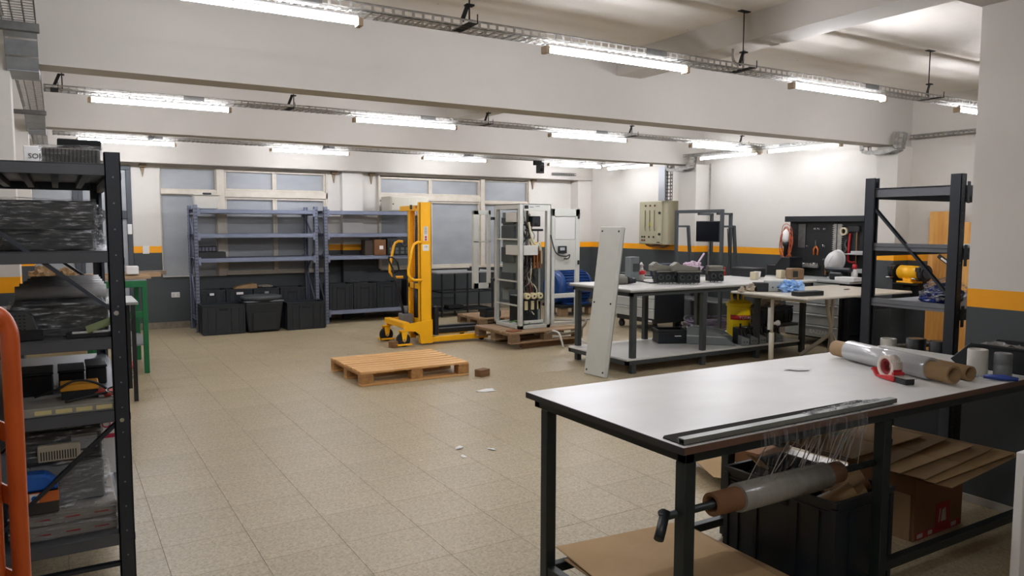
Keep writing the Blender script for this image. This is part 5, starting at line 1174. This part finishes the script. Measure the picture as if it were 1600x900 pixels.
for k in range(9):
    a = .2+k*.32; M = Matrix.Translation((0, 0, .062)) @ Matrix.Rotation(a, 4, 'Y')
    obj('red_print', MB().box(.0548, .0556, -.022, .022, -.006, .004, M), mat('tape_red', '#b8242c', .5), tp)
text('print_text', 'FRAGIL', .022, Matrix.Translation((-.0, 0, .062)) @ Matrix.Rotation(-.6, 4, 'Y') @ Matrix.Translation((.0565, 0, 0)) @ Euler((0, PI/2, 0)).to_matrix().to_4x4() @ Matrix.Rotation(PI/2, 4, 'Z'), PAPER, tp, .0005)
obj('tape_hub', MB().pipe((0, -.02, .062), (0, .02, .062), .038, .028, 24), mat('dark_red_hub', '#8c1b22', .4), tp)
obj('dispenser_frame', MB().prism([(-.1, .035), (-.085, .03), (-.06, .005), (.06, .0), (.07, .02), (.05, .03), (-.05, .014), (-.085, .045)], -.03, .03, 'y').box(.05, .065, -.03, .03, 0, .045), RED, tp, .002)
obj('dispenser_grip', MB().box(.065, .14, -.025, .025, .0, .028), BLACK, tp, .004); obj('cutter_plate', MB().box(.05, .15, -.032, .032, .029, .031), STEEL, tp)
tag(obj('tape_roll', MB().lathe([(.0, 0), (.044, 0), (.046, .004), (.046, .12), (.044, .124), (.03, .124), (.03, .11), (0, .11)], 28), mat('milky_film', '#c3c0b6', .3)), 'small milky stretch-film roll standing on the packing table', 'film roll', None, (3.8868, 1.9813, 0.871))
tag(obj('tape_roll', MB().lathe([(.0, 0), (.038, 0), (.04, .004), (.04, .056), (.038, .06), (.0395, .064), (.0395, .112), (.037, .116), (.03, .116), (0, .1)], 28), mat('grey_tape', '#6d7071', .35)), 'two grey tape rolls standing stacked, right of the milky roll', 'tape', None, (3.9247, 1.8818, 0.871))
kn = thing('utility_knife', 'blue-handled knife and pencil lying before the standing rolls', 'knife', (3.8204, 1.9244, 0.8719), -1.15)
kn.location = (3.773, 1.915, 0.8719)
obj('handle', MB().tube([(.02, 0, .012), (.09, .004, .014), (.16, 0, .012)], .014, 8, rr=[.009, .015, .01]), mat('blue_handle', '#27418f', .35), kn); obj('blade', MB().box(-.13, .03, -.006, .006, .008, .011), CHROME, kn); obj('sleeve', MB().box(-.1, .0, -.011, .011, .004, .016), mat('clear_blue_sleeve', '#9fb3c4', .2), kn, .003)
tag(obj('paper_scrap', MB().blob((0, 0, .003), .05, 9, 2, .4, (1.6, 1, .06)), PAPER), 'torn white paper scrap at the back of the packing table', 'scrap', None, (3.2232, 2.5217, 0.8719))
bn3 = thing('black_bin', 'wide black plastic bin holding grey film scraps at the right end of the packing table', 'bin', (4.04, 1.8, .871))
obj('bin_body', MB().box(0, .27, -.0, .36, 0, .008).prism([(.0, .0), (.0, .13), (.3, .13), (.4, .03), (.36, 0)], .0, .008, 'x').prism([(.0, .0), (.0, .13), (.3, .13), (.4, .03), (.36, 0)], .262, .27, 'x').box(.008, .262, 0, .008, .008, .13), BLACK, bn3, .003)
obj('bin_rim', MB().box(-.01, .0, -.008, .3, .118, .132).box(.27, .28, -.008, .3, .118, .132), BLACK, bn3, .003)
tag(obj('film_scraps', MB().blob((0, 0, 0), .1, 21, 3, .6, (.5, 1.2, .5), 4), mat('grey_film_scrap', '#6b6762', .3)), 'grey crumpled film inside the black bin', 'film', None, (4.1333, 1.9529, 0.9554))
# rolls standing on the dark rack's low level seen over the table
for i, (x, y, r_, h_, m_, lab) in enumerate(((4.7, 2.965, .05, .16, mat('milky_film', '#c3c0b6'), 'milky stretch-film roll on the dark rack behind the lying roll'), (4.72, 2.79, .058, .18, BLACK, 'black tape spool with tan core, left one of two on the dark rack'), (4.74, 2.655, .055, .18, BLACK, 'black tape spool with tan core, right one of two on the dark rack'))):
    r_o = thing('film_spool', lab, 'spool', (x, y, .7), 0)
    obj('spool_body', MB().pipe((0, 0, 0), (0, 0, h_), r_, r_*.75, 26), m_, r_o, .003)
    if i: obj('spool_core', MB().pipe((0, 0, 0), (0, 0, h_+.002), r_*.74, r_*.66, 26), CARD, r_o)
tag(obj('crate_shelf_box', MB().box(0, .7, 0, .53, 0, .533), BLACKM, bevel=.01), 'black closed container on the dark rack carrying the spools', 'container', None, (4.68, 2.53, .166))
tag(obj('rope_coil', MB().tube([(.07*math.cos(t)*(1+.1*math.sin(3*t)), .1*math.sin(t), .02+.01*t) for t in [.4*i for i in range(32)]], .012, 6), mat('brown_rope', '#6d5f50', .8)), 'brown rope coil between milky roll and black spools', 'rope', None, (4.85, 2.88, .7))

# under the table
g = 'crate contents under the packing table'
bc = crate('large black ribbed crate of cardboard cores under the packing table', (2.9, 2.2, .0), .6, .42, .46, rz=PI/2+.02)
for i, (p, q, r_, m_, lab) in enumerate((((2.75, 2.03, .385), (2.88, 1.95, .475), .036, CARD, 'brown cardboard core leaning in the crate, leftmost and longest'), ((2.86, 2.07, .42), (3.0, 2.0, .51), .036, CARD, 'brown cardboard core leaning in the crate, highest of the four'), ((2.93, 2.03, .4), (3.01, 1.98, .446), .025, CARDL, 'thin cardboard core between two thicker ones in the crate'), ((2.97, 2.08, .39), (3.08, 2.01, .45), .034, CARDD, 'brown cardboard core leaning in the crate, rightmost'))):
    tag(obj('cardboard_core', MB().pipe(p, q, r_, r_-.009, 22), m_), lab, 'tube', g)
tag(obj('film_remnant', MB().pipe((2.77, 2.06, .38), (2.83, 2.0, .43), .037, .031, 22), mat('clear_white_film', '#c2c2c1')), 'clear film remnant wound on the leftmost core in the crate', 'film', g)
tag(obj('black_film_bag', MB().blob((0, 0, 0), .12, 31, 3, .5, (1.2, 1.4, .5), 3), mat('black_bag_film', '#14161a', .25)), 'black plastic bag stuffed in the crate under the film roll', 'bag', g, (2.88, 2.38, .38))
tag(obj('cardboard_piece', MB().box(-.06, .06, -.04, .04, -.003, .003), CARDL), 'small torn cardboard piece inside the back of the crate', 'cardboard', g, (2.84, 2.42, .47), None, (.5, .4, .2))
# carton with folded sheets on it
bxr = thing('carton', 'brown carton with red and white print standing right of the crate', 'box', (3.66, 2.13, 0), .02)
obj('carton_body', MB().box(0, .46, 0, .38, 0, .42), CARDD, bxr, .004)
RP = mat('dull_red_print', '#8f1f1c', .7)
pr_ = obj('print_panel', MB().box(.2, .33, -.0015, 0, .03, .16).box(.02, .44, -.0015, 0, .005, .04), RP, bxr)
obj('print_marks', MB().box(.03, .08, -.0025, -.0015, .012, .034).box(.13, .17, -.0025, -.0015, .012, .034).box(.35, .4, -.0025, -.0015, .012, .034).prism([(.225, .06), (.235, .06), (.245, .13), (.235, .13)], -.0025, -.0015, 'y').prism([(.25, .06), (.3, .06), (.29, .13), (.26, .12)], -.0025, -.0015, 'y'), mat('dull_white_print', '#a59b90', .7), bxr)['kind'] = 'stuff'
obj('tape_tab', MB().box(.2, .25, -.002, 0, .38, .42), CARDL, bxr)
obj('folded_flap', MB().box(-.004, 0, .02, .34, .0, .24), CARD, bxr)
sheets = 'folded cardboard sheets on the carton'
rn = random.Random(11)
names = ['lowest folded cardboard sheet on the carton, sticking out to the right', 'second folded cardboard sheet from the bottom on the carton', 'third folded cardboard sheet, mid of the pile on the carton', 'fourth folded cardboard sheet on the carton', 'second highest folded cardboard sheet on the carton, green print at its edge', 'topmost folded cardboard sheet on the carton, nearest the table leg']
for k, (cx, cy, rz, sx, sy, tz) in enumerate(((3.75, 2.2, .12, .82, .7, .0), (3.72, 2.23, .06, .8, .7, .0), (3.66, 2.27, .12, .78, .68, .01), (3.6, 2.33, .08, .74, .66, .02), (3.56, 2.4, .14, .72, .62, .03), (3.5, 2.47, .06, .66, .56, .035))):
    o = thing('cardboard_sheet', names[k], 'cardboard', (cx, cy, .432+.014*k), rz, sheets)
    o.rotation_euler = (.0, -tz*.2, rz)
    obj('sheet', MB().box(-sx/2, -.004, -sy/2, sy/2, 0, .005).box(.004, sx/2, -sy/2, sy/2, 0, .005).box(-.004, .004, -sy/2, sy/2, .0, .003), (CARD, CARDL)[k % 2], o, .0015)
    obj('under_flap', MB().box(-sx/2+.01, sx/2-.01, -sy/2+.01, sy/2-.01, -.007, -.002), CARDD, o)
    if k >= 3: obj('printed_mark', MB().box(-.05, .05, -.03, .02, .005, .0056), mat('green_grey_print', '#7d8468', .8), o)
tag(obj('steel_angle', MB().bar((0, 0, 0), (.3, .35, .12), .03, .02), BENCHF), 'dark steel brace stub lying above the cardboard sheets', 'bar', None, (3.2, 2.3, .6) and (3.08, 2.5, .53))
# sheets on the lower rails at the left
for k, (x, y, sx, sy, rz, lab) in enumerate(((2.2, 2.38, .7, .66, -.1, 'large flat cardboard sheet on the lower frame, topmost at the left of the table'), (2.22, 2.3, .74, .66, -.02, 'flat cardboard sheet just beneath the topmost one on the lower frame'), (2.24, 2.28, .7, .6, .04, 'lowest flat cardboard sheet on the lower frame'))):
    tag(obj('cardboard_sheet', MB().box(-sx/2, sx/2, -sy/2, sy/2, 0, .006), (CARDL, CARD, CARDD)[k], bevel=.002), lab, 'cardboard', 'flat sheets under the table', (x, y, .14-.012*k), rz)
# flap leaning behind the crate
tag(obj('cardboard_flap', MB().box(-.17, .17, -.3, .3, 0, .006), CARDL, bevel=.002), 'tilted cardboard flap on the floor behind the packing table', 'cardboard', None, (3.62, 3.45, .07), None, (.12, .2, -.28))
tag(obj('carton_open', MB().box(-.25, .25, -.2, .2, 0, .1).box(-.27, .27, -.22, -.2, .1, .106), CARDD, bevel=.004), 'low brown carton behind the tilted flap beyond the table', 'box', None, (4.1, 3.6, 0), .25)
tag(obj('black_sack', MB().blob((0, 0, .0), .2, 41, 4, .2, (1.5, .4, .65), 2.5), mat('black_bag_film', '#14161a')), 'black plastic sack hung under the middle of the packing table', 'bag', None, (3.25, 2.6, .6))
for i, (x, y, rz, lab) in enumerate(((4.45, 2.9, .1, 'white flat panel lying on the floor under the dark rack, left'), (5.1, 3.0, .05, 'white flat panel lying on the floor under the dark rack, right'))):
    tag(obj('white_board', MB().box(-.3, .3, -.3, .3, 0, .02), PAPER, bevel=.003), lab, 'panel', None, (x-.3 if i == 0 else x, y+.25, 0 if i == 0 else .0), rz)
wp = tag(obj('white_board', MB().box(0, .4, 0, .03, 0, .8), PAPER, bevel=.003), 'white upright panel at the right edge before the near column', 'panel', None, (2.9, 1.3, 0))

# ================================================================ LEFT RACK CONTENT
WR = 'film-wrapped goods on the left rack'
def wrapped(nm, lab, cat, x0, x1, y0, y1, z0, z1, m_, film=FILM, grp=None, amp=.006, extra=None):
    r = thing(nm, lab, cat, ((x0+x1)/2, (y0+y1)/2, z0), 0, grp); w_, d_, h_ = (x1-x0)/2, (y1-y0)/2, z1-z0
    obj('packed_box', MB().box(-w_, w_, -d_, d_, 0, h_), m_, r, .006)
    sm = MB(); sm.box(-w_-.004, w_+.004, -d_-.004, d_+.004, .001, h_+.004)
    bmesh.ops.subdivide_edges(sm.bm, edges=sm.bm.edges[:], cuts=7, use_grid_fill=True)
    from mathutils import noise as mn
    for v in sm.bm.verts:
        n_ = mn.noise(Vector((v.co.x*9, v.co.y*9, v.co.z*30))); out = Vector((v.co.x/max(w_, .01), v.co.y/max(d_, .01), (v.co.z-h_/2)/max(h_/2, .01)))
        v.co += out*amp*(.6+n_); v.co.z = max(.0005, v.co.z)
    for f in sm.bm.faces: f.smooth = True
    obj('film_wrap', sm, film, r); return r
DKB = mat('dark_box_side', '#2a2e2f', .45, var='#1f2324', vs=4, st=(1, 1, 6))
RX = -.385
wrapped('wrapped_box', 'dark film-wrapped long box on the second shelf of the left rack, upper one', 'box', RX, .13, 3.4, 4.7, 1.575, 1.69, DKB, grp=WR)
wrapped('wrapped_box', 'dark film-wrapped long box on the second shelf of the left rack, lower one', 'box', RX, .12, 3.4, 4.7, 1.4985, 1.565, DKB, grp=WR)
for zz in (1.54, 1.63): tag(obj('film_bunch', MB().blob((0, 0, 0), .03, int(zz*100), 3, .35, (.8, 1.2, 1.3), 4), FILMD), 'bunched white film end on the %s wrapped dark box' % ('lower' if zz < 1.6 else 'upper'), 'film', None, (.14, 3.42, zz))
hsk = wrapped('heat_sink', 'film-wrapped grey finned heat sink on top of the left rack', 'heat sink', -.04, .165, 3.55, 3.95, 1.831, 1.905, mat('grey_heat_sink', '#6d6a63', .5), grp=WR)
for k in range(14): obj('cooling_fin', MB().box(-.09+.0135*k, -.086+.0135*k, -.212, -.2, .006, .068), mat('fin_dark', '#45423d', .5), hsk)
tag(obj('black_case', MB().box(-.08, .08, -.12, .12, 0, .04), BLACKM, bevel=.004), 'flat black box on top of the wrapped heat sink', 'box', None, (.095, 3.78, 1.912))
so = thing('white_carton', 'white carton with a dark printed emblem at the back top of the left rack', 'box', (-.075, 4.5, 1.831), 0)
obj('carton_body', MB().box(-.05, .04, -.08, .08, 0, .15), PAPER, so, .003); text('print_text', 'SOI', .035, TY(-.005, -.081, .1), BLACKM, so); obj('print_line', MB().box(-.03, .02, -.081, -.08, .06, .066), BLACKM, so)
# third level: light tubes + dark bundle
for k in range(5):
    tag(obj('wrapped_tube', MB().cyl((-.16+.01*k, 3.75+.17*k, 0), (.175, 3.75+.17*k, 0), .03, 14), mat('foil_grey_wrap', '#e2e3e4', .3, var='#bcbfc2', vs=9, bump=.4, bs=20)), ['pale film-wrapped tube bundle nearest the front on the third shelf', 'pale film-wrapped tube, second from the front on the third shelf', 'pale film-wrapped tube, middle of five on the third shelf', 'pale film-wrapped tube, fourth from the front on the third shelf', 'pale film-wrapped tube, farthest back on the third shelf'][k], 'tube', 'wrapped tubes on the third shelf', (0, 0, 1.31))
wrapped('wrapped_bundle', 'large black film-wrapped bundle on the third shelf of the left rack', 'bundle', -.17, .165, 3.42, 4.6, 1.1615, 1.275, BLACK, FILM, WR, .01)
fp = thing('flat_frame', 'flat black frame with white inserts at the front of the third shelf', 'frame', (.1, 3.37, 1.162))
obj('frame_body', MB().box(-.085, .075, -.04, .03, 0, .016), BLACK, fp, .002)
for k in range(2): obj('white_insert', MB().box(-.065+.07*k, -.01+.07*k, -.03, .02, .016, .018), PAPER, fp)
tag(obj('green_card', MB().box(-.05, .05, -.03, .03, -.002, .002), mat('pale_green_card', '#8f9c6d', .6)), 'pale green card propped at the front right of the third shelf', 'card', None, (.13, 3.36, 1.205), None, (.3, -.35, 0))
vg = thing('vent_housing', 'dark rounded vent housing at the left of the third shelf', 'housing', (-.16, 3.4, 1.161))
obj('vent_body', MB().prism([(-.09, 0), (.09, 0), (.085, .04), (.07, .09), (.04, .11), (-.09, .11)], -.04, .08, 'y'), mat('dark_vent_grey', '#3c4042', .45), vg, .005)
for j in range(5):
    for k in range(9): obj('vent_slot', MB().box(-.075+.014*k, -.067+.014*k, -.0415, -.04, .04+.013*j, .045+.013*j), BLACKM, vg)
obj('tray_frame', MB().box(-.09, .1, -.06, -.04, 0, .04), BLACKM, vg, .003)
# fourth level
wb = thing('wrapped_board', 'long pale board wrapped in film with yellow tickets, on the fourth shelf', 'board', (.0, 3.36, .8705))
obj('board_body', MB().box(-.16, .17, -.04, .2, 0, .034), mat('pale_grey_board', '#98968c', .5), wb, .003)
for k in range(4): obj('yellow_ticket', MB().box(-.1+.068*k, -.045+.068*k, -.042, -.04, .008, .024), mat('yellow_ticket', '#d8cc92', .7), wb)
hsy = thing('braking_resistor', 'black finned unit with an orange top on the fourth shelf', 'heat sink', (.05, 3.47, .905))
obj('orange_top', MB().box(-.065, .07, -.05, .06, .035, .06), mat('orange_yellow_top', '#dd9a26', .45), hsy, .003); obj('fin_body', MB().box(-.062, .067, -.04, .05, 0, .035), BLACKM, hsy)
for k in range(22): obj('cooling_fin', MB().box(-.062+.006*k, -.0595+.006*k, -.048, -.04, 0.001, .034), mat('dark_grey_plastic', '#33373a'), hsy)
tag(obj('cable', MB().tube(spl([(-.1, 3.42, .93), (-.03, 3.4, .955), (.04, 3.4, .985), (.11, 3.42, .965), (.15, 3.4, .93), (.1, 3.38, .925), (.0, 3.36, .912)]), .005, 6), BLACK), 'black cable looped over the orange-topped unit', 'cable')
tag(obj('steel_hook', MB().tube(spl([(.17, 3.36, .955), (.14, 3.35, .945), (.17, 3.35, .93), (.16, 3.35, .915)]), .004, 6), CHROME), 'bent steel wire hook at the right of the fourth shelf', 'hook')
tag(obj('red_packet', MB().blob((0, 0, .01), .03, 51, 2, .4, (1.2, 1, .5)), mat('coral_red', '#c8483f', .5)), 'crumpled red packet beside the orange-topped unit', 'packet', None, (.15, 3.43, .91))
for i, (x, y, w_, h_, lab) in enumerate(((-.1, 3.85, .12, .085, 'black box at the left back of the fourth shelf'), (.03, 3.95, .1, .07, 'dark box with grey latches at the middle back of the fourth shelf'), (.13, 4.0, .08, .075, 'dark box at the right back of the fourth shelf'))):
    b_ = thing('black_case', lab, 'box', (x, y, .871)); obj('case_body', MB().box(-w_/2, w_/2, -.1, .1, 0, h_), BLACK, b_, .004); obj('case_lid', MB().box(-w_/2-.003, w_/2+.003, -.103, .1, h_, h_+.012), mat('dark_grey_plastic', '#33373a'), b_, .003)
# bottom level
DV = wrapped('drive_unit', 'black film-wrapped drive unit with ivory grille below the fourth shelf', 'drive unit', -.15, .12, 3.42, 3.9, .655, .79, BLACK, FILM, WR)
obj('ivory_grille', MB().box(-.085, .06, -.27, -.24, .02, .085), mat('ivory_grille', '#b7ae97', .5), DV, .004)
for k in range(14): obj('grille_slot', MB().box(-.075+.009*k, -.071+.009*k, -.2715, -.27, .028, .062), BLACKM, DV)
obj('info_plate', MB().box(.03, .12, -.2415, -.24, .05, .11), mat('grey_label', '#8f8f8c'), DV)
wrapped('wrapped_carton', 'grey film-wrapped carton under the drive unit', 'box', -.13, .125, 3.43, 3.9, .492, .65, mat('mid_grey_carton', '#6f7272', .6), FILM, WR)
bb2 = thing('blue_bag_carton', 'orange and black carton with a blue bag on it, low on the left rack', 'box', (-.105, 3.36, .492))
bb2.location = (-.09, 3.375, .492)
obj('carton_body', MB().box(-.06, .055, -.04, .04, 0, .085), mat('dark_carton', '#34322e', .6), bb2, .003); obj('orange_band', MB().box(-.0605, .0555, -.0405, .0405, .045, .085), mat('orange_print', '#cf6a2d', .6), bb2); obj('emblem', MB().box(-.04, -.01, -.0412, -.0405, .048, .082), PAPER, bb2); obj('emblem_mark', MB().cyl((-.025, -.042, .065), (-.025, -.041, .065), .01, 10), mat('blue_plastic_bag', '#1f5fb8', .3), bb2)
obj('blue_bag', MB().prism([(-.062, .085), (.056, .085), (.05, .12), (.02, .15), (-.062, .155)], -.035, .04, 'y'), mat('blue_plastic_bag', '#1f5fb8'), bb2, .01)
for k, (z0, z1, lab) in enumerate(((.371, .425, 'film-wrapped flat pale box at the bottom of the left rack, lower one'), (.43, .485, 'film-wrapped flat pale box at the bottom of the left rack, upper one'))):
    w3 = wrapped('wrapped_flat_box', lab, 'box', -.2, .165, 3.37, 4.0, z0, z1, mat('pale_taupe_carton', '#8d867c', .6), FILM, WR)
    for j in range(3): obj('print_mark', MB().box(-.1+.1*j, -.05+.1*j, -.316, -.315, .02, .026), mat('dull_red_print', '#8f1f1c'), w3)
wbd = thing('white_sign_board', 'white board with pink emblem and red stripe standing on the bottom shelf', 'board', (.18, 4.15, .371), 0)
obj('board_sheet', MB().box(-.06, .04, 0, .01, 0, .42), PAPER, wbd, .002); obj('red_stripe', MB().box(-.05, .04, -.002, 0, .18, .2), mat('raspberry_print', '#c02a4d', .6), wbd); obj('emblem', MB().tube([(-.01+.018*math.cos(t), -.002, .25+.016*math.sin(t)) for t in [2*PI*i/10 for i in range(10)]], .003, 4, True), mat('raspberry_print', '#c02a4d'), wbd)

# hand truck
ht = thing('hand_truck', 'orange tubular hand truck at the far left edge of the picture', 'hand truck', (0, 0, 0))
obj('outer_tube', MB().tube(spl([(-.2, 1.62, 1.33), (-.155, 1.55, 1.425), (-.105, 1.5, 1.455), (-.078, 1.5, 1.43), (-.0745, 1.5, 1.35), (-.076, 1.52, 1.0), (-.077, 1.55, .6), (-.078, 1.58, .06)], 6), .014, 14), ORNG, ht)
obj('inner_tube', MB().tube(spl([(-.16, 1.6, 1.3), (-.125, 1.55, 1.335), (-.108, 1.53, 1.3), (-.108, 1.53, 1.0), (-.11, 1.56, .6), (-.11, 1.6, .1)], 6), .009, 12), ORNG, ht)
for z in (1.24, 1.13, .98, .8): obj('spacer_plate', MB().bar((-.076, 1.515, z), (-.106, 1.535, z+.015), .03, .004), ORNG, ht)
obj('toe_plate', MB().box(-.4, -.06, 1.56, 1.8, 0.0, .012), ORNG, ht, .003); obj('cross_bar', MB().cyl((-.078, 1.57, .3), (-.4, 1.57, .3), .012, 10), ORNG, ht)
for x in (-.12, -.38): obj('wheel', MB().cyl((x-.025, 1.5, .1), (x+.025, 1.5, .1), .1, 20), RUB, ht)

# ================================================================ GREEN BENCHES BEHIND THE LEFT RACK
def gbench(lab, loc, X, Y, H_, shelfz, rail):
    r = thing('green_bench', lab, 'bench', loc, 0, 'green steel benches')
    obj('top_frame', MB().box(0, X, 0, .05, H_-.07, H_).box(0, X, Y-.05, Y, H_-.07, H_).box(0, .05, .05, Y-.05, H_-.07, H_).box(X-.05, X, .05, Y-.05, H_-.07, H_), GREEN, r, .003)
    for x in (0, X-.05):
        for y in (0, Y-.05): obj('leg', MB().box(x, x+.05, y, y+.05, 0, H_-.07), GREEN, r, .003)
    obj('mid_rail', MB().box(.05, X-.05, 0, .03, rail, rail+.07), GREEN, r, .003)
    obj('shelf', MB().box(.01, X-.01, .03, Y-.01, shelfz, shelfz+.02), mat('grey_table_top', '#8b8d8c'), r, .003)
    obj('bench_top', MB().box(.0, X-.0, 0, Y, H_, H_+.012), mat('grey_table_top', '#8b8d8c'), r, .003)
    return r
gbench('far green steel bench by the door, loaded with wooden strips', (-.2, 8.9, 0), 1.0, 1.0, 1.0, .3, .6)
gbench('near green steel bench behind the left rack', (-.45, 6.1, 0), .68, 1.2, 1.1, .25, .58)
tb2 = thing('small_table', 'small black-legged table with pale edge between the green benches', 'table', (.1, 7.5, 0))
obj('table_top', MB().box(0, .5, 0, .7, .88, .905), mat('pale_edge_top', '#9a9a96', .5), tb2, .003)
for x in (.02, .44):
    for y in (.02, .64): obj('leg', MB().box(x, x+.035, y, y+.035, 0, .88), BLACK, tb2)
for k, (y, z, lab) in enumerate(((9.0, 1.014, 'pale wooden strip on the far green bench, nearest'), (9.15, 1.014, 'pale wooden strip on the far green bench, second'), (9.3, 1.014, 'brown wooden strip on the far green bench, third'))):
    tag(obj('wood_strip', MB().box(-.15, .85 if k < 2 else .98, -.04, .04, 0, .03+.01*k), (OWOOD, CARDL, OWOOD)[k], bevel=.003), lab, 'wood strip', 'wooden strips on the far green bench', (0, y, z))
tag(obj('timber_length', MB().box(0, .55, -.04, .04, 0, .045), mat('grey_brown_timber', '#8d7a62', .7, var='#5f5345', vs=12), bevel=.004), 'grey timber length sticking out right from the far green bench', 'timber', None, (.52, 9.6, 1.02))
tag(obj('white_block', MB().box(-.06, .06, -.05, .05, 0, .09), PAPER, bevel=.008), 'white block on the right corner of the far green bench', 'block', None, (.68, 9.1, 1.06))
for i, (x, y, r_, lab) in enumerate(((-.1, 6.5, .09, 'left crumpled brown paper bundle on the near green bench'), (.05, 6.5, .08, 'right crumpled brown paper bundle on the near green bench'))):
    tag(obj('paper_bundle', MB().blob((0, 0, .08), r_, 61+i, 3, .3, (.9, 1, 1)), CARD), lab, 'paper', 'brown paper bundles', (x, y, 1.115))
# boards stored under the near bench
for k in range(4):
    tag(obj('plywood_sheet', MB().box(-.38, .2, 0, .02, 0, .62), wood('pale_plywood', '#a08a66', '#b59f7b', '#c4b08e', 0, .6), bevel=.002), ['pale wooden board standing under the near green bench, front one', 'pale wooden board standing under the near green bench, second', 'pale wooden board standing under the near green bench, third', 'pale wooden board standing under the near green bench, rear one'][k], 'board', 'boards under the near green bench', (-.04, 6.5+.05*k, .272))
for i in range(2):
    b_ = thing('water_bottle', ['clear water bottle with red label on the floor by the far green bench, front', 'clear water bottle on the floor by the far green bench, behind'][i], 'bottle', (.6+.03*i, 8.7+.25*i, .0), 0)
    obj('bottle_body', MB().lathe([(.04, 0), (.042, .1), (.04, .2), (.03, .25), (.012, .28), (.012, .3)], 16), wrap_mat('bottle_plastic', .5, '#dfe6ea', (1, 1, 1)), b_)
    if i == 0: obj('bottle_label', MB().lathe([(.0425, .1), (.0425, .17)], 16), mat('coral_red', '#c8483f'), b_)
    obj('bottle_cap', MB().cyl((0, 0, .3), (0, 0, .32), .014, 10), PAPER, b_)
tag(obj('brown_plank', MB().box(-.02, .02, 0, .4, 0, .35), wood('orange_board', '#9c6a34', '#b57e40', '#c48e50', 2), bevel=.003), 'upright orange-brown board on the floor behind the right post of the left rack', 'board', None, (.42, 6.9, 0))
